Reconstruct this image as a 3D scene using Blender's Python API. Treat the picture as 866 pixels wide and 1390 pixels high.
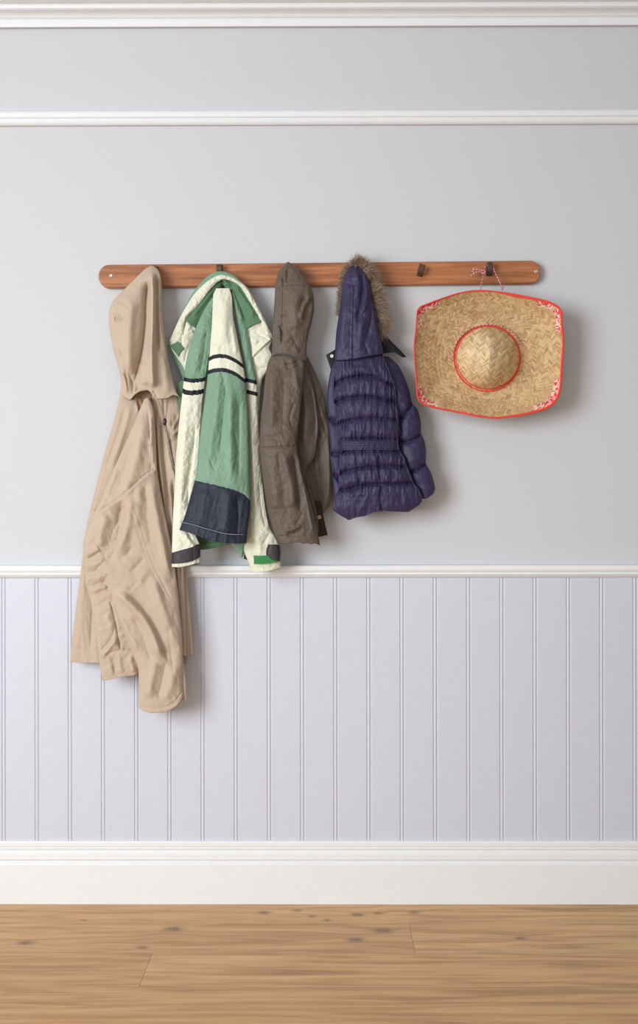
import bpy, math, random
import numpy as np

S = bpy.context.scene
for o in list(bpy.data.objects):
    bpy.data.objects.remove(o, do_unlink=True)
col = S.collection
PI = math.pi

# ------------------------------------------------------------------ camera
DIST = 3.0            # camera to wall, metres
FPX = 1500.0          # focal length in pixels of the 866 px wide frame
CX, CY = 433.0, 695.0
ZC = 532.5 * 2.977 / 1500.0     # eye height
cam = bpy.data.cameras.new('camera')
cam.sensor_fit = 'HORIZONTAL'
cam.sensor_width = 36.0
cam.lens = FPX / 866.0 * 36.0
cam.clip_start = 0.05
camo = bpy.data.objects.new('camera', cam)
camo.location = (0.0156, -DIST, ZC)
camo.rotation_mode = 'XYZ'
from mathutils import Matrix
camo.matrix_world = (Matrix.Translation((0.0156, -DIST, ZC)) @ Matrix.Rotation(0.0052, 4, 'Z')
                     @ Matrix.Rotation(PI / 2, 4, 'X') @ Matrix.Rotation(-0.0013, 4, 'Z'))
col.objects.link(camo)
S.camera = camo

# ------------------------------------------------------------------ world and light
world = bpy.data.worlds.new('world')
S.world = world
world.use_nodes = True
bg = world.node_tree.nodes['Background']
bg.inputs[0].default_value = (0.96, 0.985, 1.0, 1)
bg.inputs[1].default_value = 0.33

def area(name, loc, target, sx, sy, power, color):
    l = bpy.data.lights.new(name, 'AREA')
    l.shape = 'RECTANGLE'
    l.size, l.size_y = sx, sy
    l.energy = power
    l.color = color
    o = bpy.data.objects.new(name, l)
    o.location = loc
    from mathutils import Vector
    d = Vector(target) - Vector(loc)
    o.rotation_euler = d.to_track_quat('-Z', 'Y').to_euler()
    col.objects.link(o)
    return o

area('window_daylight', (-2.45, -3.2, 1.6), (0.45, 0.0, 0.85), 1.8, 2.1, 70, (0.92, 0.965, 1.0)).data.spread = math.radians(120)
area('room_daylight', (0.1, -3.5, 1.5), (-0.1, 0.0, 1.15), 2.2, 1.6, 12, (0.88, 0.95, 1.0))

S.view_settings.view_transform = 'Standard'
S.view_settings.look = 'None'
S.view_settings.gamma = 1
S.view_settings.use_curve_mapping = False
S.view_settings.exposure = 0.0

# ------------------------------------------------------------------ helpers
def W(px, py, d):
    """design coordinates (pixels of the front view at the wall) and distance from the wall -> metres"""
    d = np.where(d > .022, .022 + (d - .022) * .84, d)      # everything hangs fairly flat to the wall
    s = (DIST - d) / FPX
    return (px - CX) * s, -d + 0 * px, ZC + (CY - py) * s

def s2l(c):
    r = []
    for v in c:
        v = v / 255.0
        r.append(v / 12.92 if v <= 0.04045 else ((v + 0.055) / 1.055) ** 2.4)
    return tuple(r) + (1.0,)

def link_mesh(name, verts, faces, mats, parent=None, matidx=None, smooth=True, colors=None):
    """verts (N,3) array; faces: list of (M,k) arrays or list of tuples"""
    me = bpy.data.meshes.new(name)
    loops = []
    starts = []
    tot = []
    n = 0
    for f in faces:
        f = np.asarray(f)
        if f.ndim == 1:
            f = f[None, :]
        k = f.shape[1]
        loops.append(f.reshape(-1))
        starts.append(n + np.arange(f.shape[0]) * k)
        tot.append(np.full(f.shape[0], k))
        n += f.size
    loops = np.concatenate(loops).astype(np.int32)
    starts = np.concatenate(starts).astype(np.int32)
    tot = np.concatenate(tot).astype(np.int32)
    me.vertices.add(len(verts))
    me.vertices.foreach_set('co', np.asarray(verts, dtype=np.float32).reshape(-1))
    me.loops.add(len(loops))
    me.loops.foreach_set('vertex_index', loops)
    me.polygons.add(len(starts))
    me.polygons.foreach_set('loop_start', starts)
    me.polygons.foreach_set('loop_total', tot)
    if not isinstance(mats, (list, tuple)):
        mats = [mats]
    for m in mats:
        me.materials.append(m)
    if matidx is not None:
        me.polygons.foreach_set('material_index', np.asarray(matidx, dtype=np.int32))
    me.polygons.foreach_set('use_smooth', np.full(len(starts), bool(smooth)))
    if colors is not None:
        a = me.color_attributes.new('tone', 'FLOAT_COLOR', 'POINT')
        c4 = np.ones((len(verts), 4), dtype=np.float32)
        c4[:, :3] = colors
        a.data.foreach_set('color', c4.reshape(-1))
    me.update(calc_edges=True)
    me.validate()
    o = bpy.data.objects.new(name, me)
    col.objects.link(o)
    if parent is not None:
        o.parent = parent
    return o

def root_at(name, loc, label, cat, group=None):
    o = bpy.data.objects.new(name, None)
    o.location = loc
    o.empty_display_size = 0.05
    o['label'] = label
    o['category'] = cat
    if group:
        o['group'] = group
    col.objects.link(o)
    return o

ROOTS = {}
def attach(o, root):
    """parent keeping the world position of the mesh (root has only a translation)"""
    o.parent = root
    o.matrix_parent_inverse = Matrix.Translation(-root.location)
    return o

def spline(pts, n, closed=False):
    p = np.asarray(pts, dtype=float)
    if len(p) == 2 and not closed:
        t = np.linspace(0, 1, n)[:, None]
        return p[0] * (1 - t) + p[1] * t
    if closed:
        q = np.vstack([p[-1], p, p[0], p[1]])
    else:
        q = np.vstack([2 * p[0] - p[1], p, 2 * p[-1] - p[-2]])
    out = []
    m = 14
    for i in range(1, len(q) - 2):
        p0, p1, p2, p3 = q[i - 1], q[i], q[i + 1], q[i + 2]
        t = np.linspace(0, 1, m, endpoint=False)[:, None]
        # tension a little below Catmull-Rom so the outline does not overshoot
        k = 0.42
        m1, m2 = k * (p2 - p0), k * (p3 - p1)
        h = (2*t**3-3*t**2+1)*p1 + (t**3-2*t**2+t)*m1 + (-2*t**3+3*t**2)*p2 + (t**3-t**2)*m2
        out.append(h)
    out = np.vstack(out + ([q[1][None, :]] if closed else [p[-1][None, :]]))
    seg = np.sqrt((np.diff(out, axis=0) ** 2).sum(1))
    s = np.concatenate([[0], np.cumsum(seg)])
    s /= s[-1]
    t = np.linspace(0, 1, n, endpoint=not closed)
    return np.stack([np.interp(t, s, out[:, k]) for k in range(out.shape[1])], 1)

# value noise --------------------------------------------------------
_rs = np.random.RandomState(7)
_tab = _rs.rand(256, 256)
def vnoise(x, y):
    xi = np.floor(x).astype(int); yi = np.floor(y).astype(int)
    fx = x - xi; fy = y - yi
    fx = fx * fx * fx * (fx * (fx * 6 - 15) + 10); fy = fy * fy * fy * (fy * (fy * 6 - 15) + 10)
    a = _tab[xi % 256, yi % 256]; b = _tab[(xi + 1) % 256, yi % 256]
    c = _tab[xi % 256, (yi + 1) % 256]; d = _tab[(xi + 1) % 256, (yi + 1) % 256]
    return (a * (1 - fx) + b * fx) * (1 - fy) + (c * (1 - fx) + d * fx) * fy
def fbm(x, y, o=3):
    r = 0; a = 0.5
    for i in range(o):
        r = r + a * (vnoise(x * 2 ** i + 17.3 * i, y * 2 ** i + 9.1 * i) - 0.5)
        a *= 0.5
    return r
def creased(x, y, o=3):
    """sharp little crests, as crumpled cloth has"""
    r = 0; a = 0.5
    for i in range(o):
        r = r + a * (0.5 - np.abs(vnoise(x * 2 ** i + 31.3 * i, y * 2 ** i + 5.7 * i) - 0.5) * 2)
        a *= 0.5
    return r

def sstep(a, b, x):
    t = np.clip((x - a) / (b - a), 0, 1)
    return t * t * (3 - 2 * t)

def poly_dist(px, py, pts):
    """signed distance, position along, for a smoothed polyline"""
    c = spline(pts, max(6, 5 * len(pts))) if len(pts) > 2 else np.asarray(pts, float)
    best = np.full(px.shape, 1e9); sg = np.zeros(px.shape); tt = np.zeros(px.shape)
    n = len(c) - 1
    for i in range(n):
        ax, ay = c[i]; bx, by = c[i + 1]
        dx, dy = bx - ax, by - ay
        L2 = dx * dx + dy * dy + 1e-9
        t = np.clip(((px - ax) * dx + (py - ay) * dy) / L2, 0, 1)
        qx, qy = px - (ax + t * dx), py - (ay + t * dy)
        d = qx * qx + qy * qy
        s = qx * dy - qy * dx
        m = d < best
        best = np.where(m, d, best); sg = np.where(m, np.sign(s), sg); tt = np.where(m, (i + t) / n, tt)
    return np.sqrt(best) * sg, tt

def fold_disp(px, py, folds):
    """millimetres of relief from a list of folds drawn as lines across the cloth"""
    r = np.zeros(px.shape)
    for f in folds:
        kind, pts, w, amp = f[0], f[1], f[2], f[3]
        s, t = poly_dist(px, py, pts)
        e = f[5] if len(f) > 5 else 0.18
        tap = (sstep(0, e, t) * sstep(1, 1 - e, t)) if e > 0 else 1.0
        if kind == 'r':
            r += amp * np.exp(-(s / w) ** 2) * tap
        elif kind == 'c':
            r -= amp * np.exp(-np.abs(s) / w) * tap
        elif kind == 's':
            side = f[4]
            q = s * side
            r += amp * sstep(-0.9, 0.9, q) * np.exp(-np.clip(q, 0, None) / w) * tap
        elif kind == 'b':     # flat band standing proud
            r += amp * sstep(w + 0.8, w - 0.8, np.abs(s)) * tap
    return r

RS = 1.0      # strength of the folds of the garment being made
def piece(name, mats, root, left, right, depth, top=None, bottom=None, folds=(), noise=(), nu=None, nv=None,
          power=2.6, matfn=None, hem=True, tilt=0.0, relief=None, gather=None, fine=1.0, edge=0.10, flatback=True):
    """a hollow cloth tube or panel: left and right outline, top and hem line, own distance and thickness"""
    L0 = np.asarray(left, float); R0 = np.asarray(right, float)
    hgt = max(np.sqrt((np.diff(L0, axis=0) ** 2).sum(1)).sum(), np.sqrt((np.diff(R0, axis=0) ** 2).sum(1)).sum())
    wid = max(abs(R0[:, 0].mean() - L0[:, 0].mean()), abs(R0[-1, 0] - L0[-1, 0]), abs(R0[0, 0] - L0[0, 0]))
    if nv is None: nv = int(hgt / 1.25 * fine) + 4
    if nu is None: nu = max(14, int(wid / 1.0 * fine) + 8)
    L = spline(left, nv); R = spline(right, nv)
    t = np.linspace(0, 1, nu)
    u = 0.45 * t + 0.55 * (1 - np.cos(PI * t)) / 2
    def curve(c, a, b):
        if c is None:
            return a[None, :] * (1 - u[:, None]) + b[None, :] * u[:, None]
        cc = spline(c, 200)
        cc = np.stack([np.interp(u, np.linspace(0, 1, 200), cc[:, k]) for k in range(2)], 1)
        # force the end points onto the rails
        cc += (a - cc[0])[None, :] * (1 - u[:, None]) + (b - cc[-1])[None, :] * u[:, None]
        return cc
    T = curve(top, L[0], R[0]); B = curve(bottom, L[-1], R[-1])
    v = np.linspace(0, 1, nv)[:, None, None]
    uu = u[None, :, None]
    P = (1 - v) * T[None] + v * B[None] + (1 - uu) * L[:, None] + uu * R[:, None] \
        - ((1 - v) * (1 - uu) * L[0] + (1 - v) * uu * R[0] + v * (1 - uu) * L[-1] + v * uu * R[-1])
    px, py = P[..., 0], P[..., 1]
    vv = np.linspace(0, 1, nv)
    dp = np.asarray(depth, float)
    base = np.interp(vv, dp[:, 0], dp[:, 1])[:, None]
    ft = np.interp(vv, dp[:, 0], dp[:, 2])[:, None]
    bt = np.interp(vv, dp[:, 0], dp[:, 3] if dp.shape[1] > 3 else dp[:, 2] * 0.5)[:, None]
    U = u[None, :] + 0 * px
    prof = np.sqrt(np.clip(1 - np.abs(2 * U - 1) ** power, 0, 1))
    base = base + tilt * (U - 0.5)
    em = sstep(0, edge, U) * sstep(1, 1 - edge, U)
    rel = fold_disp(px, py, folds)
    for n_ in noise:
        kind, amp, sx, sy, ang = n_[:5]
        seed = n_[5] if len(n_) > 5 else 0
        ca, sa = math.cos(math.radians(ang)), math.sin(math.radians(ang))
        qx = (px * ca + py * sa) / sx + seed * 13.7
        qy = (-px * sa + py * ca) / sy + seed * 7.3
        rel += amp * (fbm(qx, qy) if kind == 'f' else creased(qx, qy) - 0.4)
    if relief is not None:
        rel += relief(px, py, U, vv[:, None] + 0 * px)
    front = base + ft * prof + rel * 0.001 * em * RS
    back = base - bt * prof
    back = np.maximum(back, 0.004 + .0195 * sstep(402, 395, py))
    base = np.maximum(base, back)
    front = np.maximum(front, back + 0.0012)
    m0 = np.maximum(base[:, 0], back[:, 0]); m1 = np.maximum(base[:, -1], back[:, -1])
    front[:, 0] = back[:, 0] = m0; front[:, -1] = back[:, -1] = m1
    rows = []
    def ring(px_, py_, f_, b_):
        X = np.concatenate([px_, px_[-2:0:-1]]); Y = np.concatenate([py_, py_[-2:0:-1]]); D_ = np.concatenate([f_, b_[-2:0:-1]])
        return np.stack(W(X, Y, D_), 1)
    for j in range(nv):
        rows.append(ring(px[j], py[j], front[j], back[j]))
    if hem:
        th = np.minimum(0.0022, (front[-1] - back[-1]) * 0.3)
        cxm = px[-1].mean()
        rows.append(ring(px[-1] + (cxm - px[-1]) * 0.015, py[-1] + .3, front[-1] - th * .5, back[-1] + th * .5))
        for k, jj in enumerate((-1, -3, -6, -9, -12)):
            if nv + jj < 2: break
            mid = (front[jj] + back[jj]) * .5
            cj = px[jj].mean()
            f_ = np.maximum(front[jj] - np.maximum(th, .0016), mid + .0001); b_ = np.minimum(back[jj] + np.maximum(th, .0016), mid - .0001)
            rows.append(ring(px[jj] + (cj - px[jj]) * 0.035, py[jj], f_, b_))
    V = np.vstack(rows)
    n = 2 * nu - 2
    nr = len(rows)
    j = np.arange(nr - 1)[:, None]; i = np.arange(n)[None, :]
    i2 = (i + 1) % n
    q = np.stack([j * n + i, (j + 1) * n + i, (j + 1) * n + i2, j * n + i2], -1).reshape(-1, 4)
    faces = [q, np.arange(n), ((nr - 1) * n + np.arange(n))[::-1]]
    mi = None
    if matfn is not None:
        fx = px[:, :]; 
        fpx = np.concatenate([px, px[:, -2:0:-1]], 1); fpy = np.concatenate([py, py[:, -2:0:-1]], 1)
        fu = np.concatenate([U, U[:, -2:0:-1]], 1)
        idx = matfn(fpx[:-1], fpy[:-1], fu[:-1], (vv[:, None] + 0 * fpx)[:-1]).astype(int)
        extra = np.repeat(idx[-1:], nr - nv, 0)
        idx = np.concatenate([idx, extra], 0)
        mi = np.concatenate([idx.reshape(-1), [idx[0, 0]], [idx[-1, 0]]])
    o = link_mesh(name, V, faces, mats, None, mi)
    attach(o, root)
    return o

def tube(name, mats, root, pts3, rad, n=10, seg=None, stripe=None, closed=False, flat=1.0, link=True):
    """round cord along points given as (px, py, d)"""
    p = np.asarray(pts3, float)
    seg = seg or 12 * len(p)
    c = spline(p, seg, closed)
    X, Y, Z = W(c[:, 0], c[:, 1], c[:, 2])
    C = np.stack([X, Y, Z], 1)
    if closed:
        T = np.roll(C, -1, 0) - np.roll(C, 1, 0)
    else:
        T = np.gradient(C, axis=0)
    T /= np.linalg.norm(T, axis=1)[:, None] + 1e-12
    up = np.array([0, -1.0, 0])
    N = np.cross(T, up); ln = np.linalg.norm(N, axis=1)
    N[ln < 1e-3] = [1, 0, 0]
    N /= np.linalg.norm(N, axis=1)[:, None]
    Bn = np.cross(T, N)
    r = np.interp(np.linspace(0, 1, seg), np.linspace(0, 1, len(rad)), rad) if hasattr(rad, '__len__') else np.full(seg, rad)
    a = np.linspace(0, 2 * PI, n, endpoint=False)
    V = (C[:, None] + r[:, None, None] * (np.cos(a)[None, :, None] * N[:, None] + flat * np.sin(a)[None, :, None] * Bn[:, None]))
    V = V.reshape(-1, 3)
    m = seg if closed else seg - 1
    j = np.arange(m)[:, None]; i = np.arange(n)[None, :]
    j2 = (j + 1) % seg; i2 = (i + 1) % n
    q = np.stack([j * n + i, j * n + i2, j2 * n + i2, j2 * n + i], -1).reshape(-1, 4)
    mi = None
    faces = [q]
    if stripe is not None:
        mi = stripe(j + 0 * i, i + 0 * j).reshape(-1)
    if not closed:
        faces += [np.arange(n)[::-1], (seg - 1) * n + np.arange(n)]
        if mi is not None: mi = np.concatenate([mi, [mi[0]], [mi[-1]]])
    o = link_mesh(name, V, faces, mats, None, mi)
    if root is not None: attach(o, root)
    return o

def lathe_button(name, mat, root, px, py, d, r, prof=None, n=24, label=None):
    """small disc facing the room; prof: (radius fraction, height m)"""
    prof = prof or [(0, 0.0016), (0.35, 0.0014), (0.45, 0.0022), (0.8, 0.0026), (1, 0.0012), (0.98, 0)]
    x, y, z = W(np.array(px), np.array(py), np.array(d))
    a = np.linspace(0, 2 * PI, n, endpoint=False)
    V = []; 
    for f, h in prof:
        f = max(f, 0.001)
        V.append(np.stack([x + r * f * np.cos(a), y - h + 0 * a, z + r * f * np.sin(a)], 1))
    V = np.vstack(V); k = len(prof)
    j = np.arange(k - 1)[:, None]; i = np.arange(n)[None, :]; i2 = (i + 1) % n
    q = np.stack([j * n + i, (j + 1) * n + i, (j + 1) * n + i2, j * n + i2], -1).reshape(-1, 4)
    o = link_mesh(name, V, [q, ((k - 1) * n + np.arange(n))], mat)
    attach(o, root)
    if label: o['label'] = label
    return o

# ------------------------------------------------------------------ materials
def newmat(name):
    m = bpy.data.materials.new(name)
    m.use_nodes = True
    nt = m.node_tree
    return m, nt, nt.nodes['Principled BSDF']

def N(nt, t, **kw):
    n = nt.nodes.new(t)
    for k, v in kw.items():
        setattr(n, k, v)
    return n

def cloth(name, c1, c2, rough=0.8, sheen=0.3, weave=900, bump=0.25, spec=0.3, scale=14):
    m, nt, b = newmat(name)
    tc = N(nt, 'ShaderNodeTexCoord')
    no = N(nt, 'ShaderNodeTexNoise'); no.inputs['Scale'].default_value = scale; no.inputs['Detail'].default_value = 5
    nt.links.new(tc.outputs['Object'], no.inputs['Vector'])
    mx = N(nt, 'ShaderNodeMix', data_type='RGBA')
    mx.inputs[6].default_value = s2l(c1); mx.inputs[7].default_value = s2l(c2)
    nt.links.new(no.outputs['Fac'], mx.inputs[0])
    nt.links.new(mx.outputs[2], b.inputs['Base Color'])
    b.inputs['Roughness'].default_value = rough
    b.inputs['Sheen Weight'].default_value = sheen
    b.inputs['Specular IOR Level'].default_value = spec
    w1 = N(nt, 'ShaderNodeTexNoise'); w1.inputs['Scale'].default_value = weave; w1.inputs['Detail'].default_value = 2
    w2 = N(nt, 'ShaderNodeTexNoise'); w2.inputs['Scale'].default_value = 60; w2.inputs['Detail'].default_value = 4
    nt.links.new(tc.outputs['Object'], w1.inputs['Vector']); nt.links.new(tc.outputs['Object'], w2.inputs['Vector'])
    ad = N(nt, 'ShaderNodeMath', operation='MULTIPLY_ADD'); ad.inputs[1].default_value = 0.25
    nt.links.new(w1.outputs['Fac'], ad.inputs[0]); nt.links.new(w2.outputs['Fac'], ad.inputs[2])
    bp = N(nt, 'ShaderNodeBump'); bp.inputs['Strength'].default_value = bump; bp.inputs['Distance'].default_value = 0.004
    nt.links.new(ad.outputs[0], bp.inputs['Height']); nt.links.new(bp.outputs[0], b.inputs['Normal'])
    return m

def plain(name, c, rough=0.5, metal=0.0, spec=0.5, bump=0.0, bscale=80, c2=None):
    m, nt, b = newmat(name)
    tc = N(nt, 'ShaderNodeTexCoord')
    no = N(nt, 'ShaderNodeTexNoise'); no.inputs['Scale'].default_value = bscale; no.inputs['Detail'].default_value = 4
    nt.links.new(tc.outputs['Object'], no.inputs['Vector'])
    mx = N(nt, 'ShaderNodeMix', data_type='RGBA')
    mx.inputs[6].default_value = s2l(c); mx.inputs[7].default_value = s2l(c2 or tuple(min(255, v * 1.03 + 1) for v in c))
    nt.links.new(no.outputs['Fac'], mx.inputs[0]); nt.links.new(mx.outputs[2], b.inputs['Base Color'])
    b.inputs['Roughness'].default_value = rough; b.inputs['Metallic'].default_value = metal
    b.inputs['Specular IOR Level'].default_value = spec
    if bump:
        bp = N(nt, 'ShaderNodeBump'); bp.inputs['Strength'].default_value = bump; bp.inputs['Distance'].default_value = 0.002
        nt.links.new(no.outputs['Fac'], bp.inputs['Height']); nt.links.new(bp.outputs[0], b.inputs['Normal'])
    return m

M_wall = plain('wall_paint', (203, 203, 206), 0.75, spec=0.2, bump=0.05, bscale=120)
M_panel = plain('panel_paint', (204, 206, 216), 0.5, spec=0.35, bump=0.04, bscale=60)
M_trim = plain('trim_paint', (231, 232, 233), 0.42, spec=0.4, bump=0.04, bscale=40)
M_ceil = plain('ceiling_paint', (214, 213, 209), 0.85, spec=0.1)
M_tan = cloth('tan_cotton', (194, 175, 156), (186, 165, 145), 0.85, 0.04)
M_tan_in = cloth('tan_lining', (160, 130, 102), (150, 121, 94), 0.8, 0.02)
M_green = cloth('green_nylon', (126, 158, 134), (116, 148, 124), 0.5, 0.03, bump=0.3)
M_greend = cloth('dark_green_nylon', (90, 126, 94), (80, 116, 84), 0.6, 0.02, bump=0.3)
M_cream = cloth('cream_nylon', (226, 225, 205), (216, 215, 193), 0.55, 0.03, bump=0.3)
M_navy = cloth('navy_nylon', (42, 46, 62), (36, 39, 54), 0.55, 0.03)
M_black = cloth('black_tape', (28, 29, 37), (23, 24, 31), 0.6, 0.02)
M_velcro = cloth('green_velcro', (66, 134, 78), (56, 120, 68), 0.9, 0.05)
M_cuff = cloth('charcoal_strap', (58, 52, 56), (50, 45, 49), 0.5, 0.02)
M_brown = cloth('waxed_cotton', (104, 91, 81), (92, 79, 69), 0.55, 0.02, bump=0.3, scale=9)
M_brownd = cloth('waxed_cotton_lining', (58, 48, 40), (50, 41, 34), 0.7, 0.02, bump=0.3, scale=9)
M_purple = cloth('purple_nylon', (53, 46, 80), (46, 40, 71), 0.55, 0.03, bump=0.2, spec=0.4)
M_ink = cloth('dark_lining', (26, 24, 36), (21, 20, 30), 0.6, 0.02)
M_red = plain('red_ribbon', (236, 58, 46), 0.6)
M_white = plain('white_snap', (220, 218, 210), 0.3)
M_brass = plain('brass_button', (196, 158, 98), 0.35, metal=0.7)
M_bronze = plain('bronze_hook', (72, 50, 40), 0.42, metal=0.35, bump=0.3, bscale=200, c2=(100, 74, 60))
M_dark = plain('black_plastic', (36, 34, 36), 0.35)
M_cordb = plain('blue_cord', (70, 84, 150), 0.8)
M_cordw = plain('white_cord', (226, 220, 214), 0.8)
M_cordr = plain('red_cord', (216, 86, 66), 0.8)
M_steel = plain('screw_steel', (190, 186, 180), 0.3, metal=0.6)
M_thread = plain('pale_thread', (150, 156, 160), 0.8)

def wood_rack():
    m, nt, b = newmat('rack_wood')
    tc = N(nt, 'ShaderNodeTexCoord')
    mp = N(nt, 'ShaderNodeMapping'); mp.inputs['Scale'].default_value = (3.5, 50, 62)
    nt.links.new(tc.outputs['Object'], mp.inputs[0])
    n1 = N(nt, 'ShaderNodeTexNoise'); n1.inputs['Scale'].default_value = 1.6; n1.inputs['Detail'].default_value = 8; n1.inputs['Distortion'].default_value = 0.6
    nt.links.new(mp.outputs[0], n1.inputs['Vector'])
    n2 = N(nt, 'ShaderNodeTexNoise'); n2.inputs['Scale'].default_value = 5; n2.inputs['Detail'].default_value = 3
    nt.links.new(tc.outputs['Object'], n2.inputs['Vector'])
    r = N(nt, 'ShaderNodeValToRGB')
    e = r.color_ramp.elements
    e[0].position = 0.30; e[0].color = s2l((136, 82, 46))
    e[1].position = 0.72; e[1].color = s2l((196, 130, 82))
    k = e.new(0.5); k.color = s2l((172, 106, 62))
    nt.links.new(n1.outputs['Fac'], r.inputs[0])
    mx = N(nt, 'ShaderNodeMix', data_type='RGBA', blend_type='MULTIPLY'); mx.inputs[0].default_value = 0.38
    r2 = N(nt, 'ShaderNodeValToRGB'); r2.color_ramp.elements[0].position = 0.3; r2.color_ramp.elements[0].color = (0.55, 0.5, 0.46, 1); r2.color_ramp.elements[1].position = 0.62
    nt.links.new(n2.outputs['Fac'], r2.inputs[0])
    nt.links.new(r.outputs[0], mx.inputs[6]); nt.links.new(r2.outputs[0], mx.inputs[7])
    nt.links.new(mx.outputs[2], b.inputs['Base Color'])
    b.inputs['Roughness'].default_value = 0.42
    bp = N(nt, 'ShaderNodeBump'); bp.inputs['Strength'].default_value = 0.15; bp.inputs['Distance'].default_value = 0.002
    nt.links.new(n1.outputs['Fac'], bp.inputs['Height']); nt.links.new(bp.outputs[0], b.inputs['Normal'])
    return m
M_rack = wood_rack()

def floor_mat():
    m, nt, b = newmat('oak_boards')
    L = nt.links
    tc = N(nt, 'ShaderNodeTexCoord')
    sep = N(nt, 'ShaderNodeSeparateXYZ'); L.new(tc.outputs['Object'], sep.inputs[0])
    def mth(op, a=None, b_=None, c=None):
        n = N(nt, 'ShaderNodeMath', operation=op)
        for k, v in enumerate((a, b_, c)):
            if v is None: continue
            if isinstance(v, (int, float)): n.inputs[k].default_value = v
            else: L.new(v, n.inputs[k])
        return n.outputs[0]
    dist = mth('MULTIPLY', sep.outputs['Y'], -1.0)          # distance from the wall
    row = mth('FLOOR', mth('DIVIDE', mth('SUBTRACT', dist, 0.163 - 0.19), 0.19))
    fr = mth('FRACT', mth('DIVIDE', mth('SUBTRACT', dist, 0.163 - 0.19), 0.19))
    # plank number along the row
    offs = mth('MULTIPLY_ADD', row, 1.27, 0.23 - 1.27)
    xx = mth('DIVIDE', mth('SUBTRACT', sep.outputs['X'], offs), 1.9)
    xi = mth('FLOOR', xx); xf = mth('FRACT', xx)
    wn = N(nt, 'ShaderNodeTexWhiteNoise', noise_dimensions='2D')
    cmb = N(nt, 'ShaderNodeCombineXYZ'); L.new(row, cmb.inputs[0]); L.new(xi, cmb.inputs[1]); L.new(cmb.outputs[0], wn.inputs['Vector'])
    # knots: (x, distance from wall, size)
    kn = [(-0.145, .085, .016), (-0.02, .11, .010), (-0.37, .20, .022), (0.10, .10, .015), (0.155, .09, .012), (-0.06, .07, .012), (0.25, .08, .014),
          (0.02, .14, .01), (0.16, .21, .022), (-0.72, .29, .018), (-0.82, .30, .014), (0.09, .27, .02), (-0.61, .14, .007), (0.50, .26, .012), (-0.43, .32, .012)]
    acc = None; dark = None
    for (kx, kd, ks) in kn:
        dx = mth('MULTIPLY', mth('SUBTRACT', sep.outputs['X'], kx), 0.6 / ks)
        dy = mth('MULTIPLY', mth('SUBTRACT', dist, kd), 0.9 / ks)
        r2 = mth('ADD', mth('MULTIPLY', dx, dx), mth('MULTIPLY', dy, dy))
        g = mth('POWER', 2.718, mth('MULTIPLY', r2, -0.22))
        h = mth('POWER', 2.718, mth('MULTIPLY', r2, -2.6))
        sg = mth('MULTIPLY', g, mth('MULTIPLY', dy, ks * 0.8))
        acc = sg if acc is None else mth('ADD', acc, sg)
        dark = h if dark is None else mth('ADD', dark, h)
    yy = mth('ADD', mth('ADD', dist, mth('MULTIPLY', row, 3.17)), mth('ADD', acc, mth('MULTIPLY', wn.outputs['Value'], 9.0)))
    v = N(nt, 'ShaderNodeCombineXYZ'); L.new(mth('MULTIPLY', sep.outputs['X'], 1.6), v.inputs[0]); L.new(mth('MULTIPLY', yy, 26.0), v.inputs[1])
    n1 = N(nt, 'ShaderNodeTexNoise'); n1.inputs['Scale'].default_value = 1.5; n1.inputs['Detail'].default_value = 7; n1.inputs['Distortion'].default_value = 0.9
    L.new(v.outputs[0], n1.inputs['Vector'])
    v2 = N(nt, 'ShaderNodeCombineXYZ'); L.new(mth('MULTIPLY', sep.outputs['X'], 9.0), v2.inputs[0]); L.new(mth('MULTIPLY', yy, 240.0), v2.inputs[1])
    n2 = N(nt, 'ShaderNodeTexNoise'); n2.inputs['Scale'].default_value = 1.0; n2.inputs['Detail'].default_value = 4
    L.new(v2.outputs[0], n2.inputs['Vector'])
    f = mth('ADD', mth('MULTIPLY', n1.outputs['Fac'], 0.75), mth('MULTIPLY', n2.outputs['Fac'], 0.25))
    r = N(nt, 'ShaderNodeValToRGB'); e = r.color_ramp.elements
    e[0].position = 0.33; e[0].color = s2l((168, 121, 74)); e[1].position = 0.68; e[1].color = s2l((220, 178, 126))
    k = e.new(0.5); k.color = s2l((202, 155, 103))
    L.new(f, r.inputs[0])
    tint = N(nt, 'ShaderNodeMix', data_type='RGBA', blend_type='MULTIPLY'); tint.inputs[0].default_value = 1
    tr = N(nt, 'ShaderNodeValToRGB'); tr.color_ramp.elements[0].color = (0.86, 0.84, 0.82, 1); tr.color_ramp.elements[1].color = (1, 1, 1, 1)
    L.new(wn.outputs['Value'], tr.inputs[0]); L.new(r.outputs[0], tint.inputs[6]); L.new(tr.outputs[0], tint.inputs[7])
    nb = N(nt, 'ShaderNodeTexNoise'); nb.inputs['Scale'].default_value = 70; nb.inputs['Detail'].default_value = 3
    L.new(tc.outputs['Object'], nb.inputs['Vector'])
    kd_ = mth('MULTIPLY', mth('MINIMUM', dark, 1.0), mth('MULTIPLY', nb.outputs['Fac'], 2.0))
    kmix = N(nt, 'ShaderNodeMix', data_type='RGBA'); kmix.inputs[7].default_value = s2l((112, 82, 60))
    L.new(mth('MINIMUM', kd_, 0.8), kmix.inputs[0]); L.new(tint.outputs[2], kmix.inputs[6])
    g1 = mth('LESS_THAN', fr, 0.008)
    g2 = mth('MULTIPLY', mth('LESS_THAN', xf, 0.0009), 1.0)
    gap = mth('MAXIMUM', g1, g2)
    gm = N(nt, 'ShaderNodeMix', data_type='RGBA'); gm.inputs[7].default_value = s2l((128, 88, 56))
    L.new(mth('MULTIPLY', gap, 0.75), gm.inputs[0]); L.new(kmix.outputs[2], gm.inputs[6])
    L.new(gm.outputs[2], b.inputs['Base Color'])
    b.inputs['Roughness'].default_value = 0.45
    bp = N(nt, 'ShaderNodeBump'); bp.inputs['Strength'].default_value = 0.1; bp.inputs['Distance'].default_value = 0.001
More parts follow.
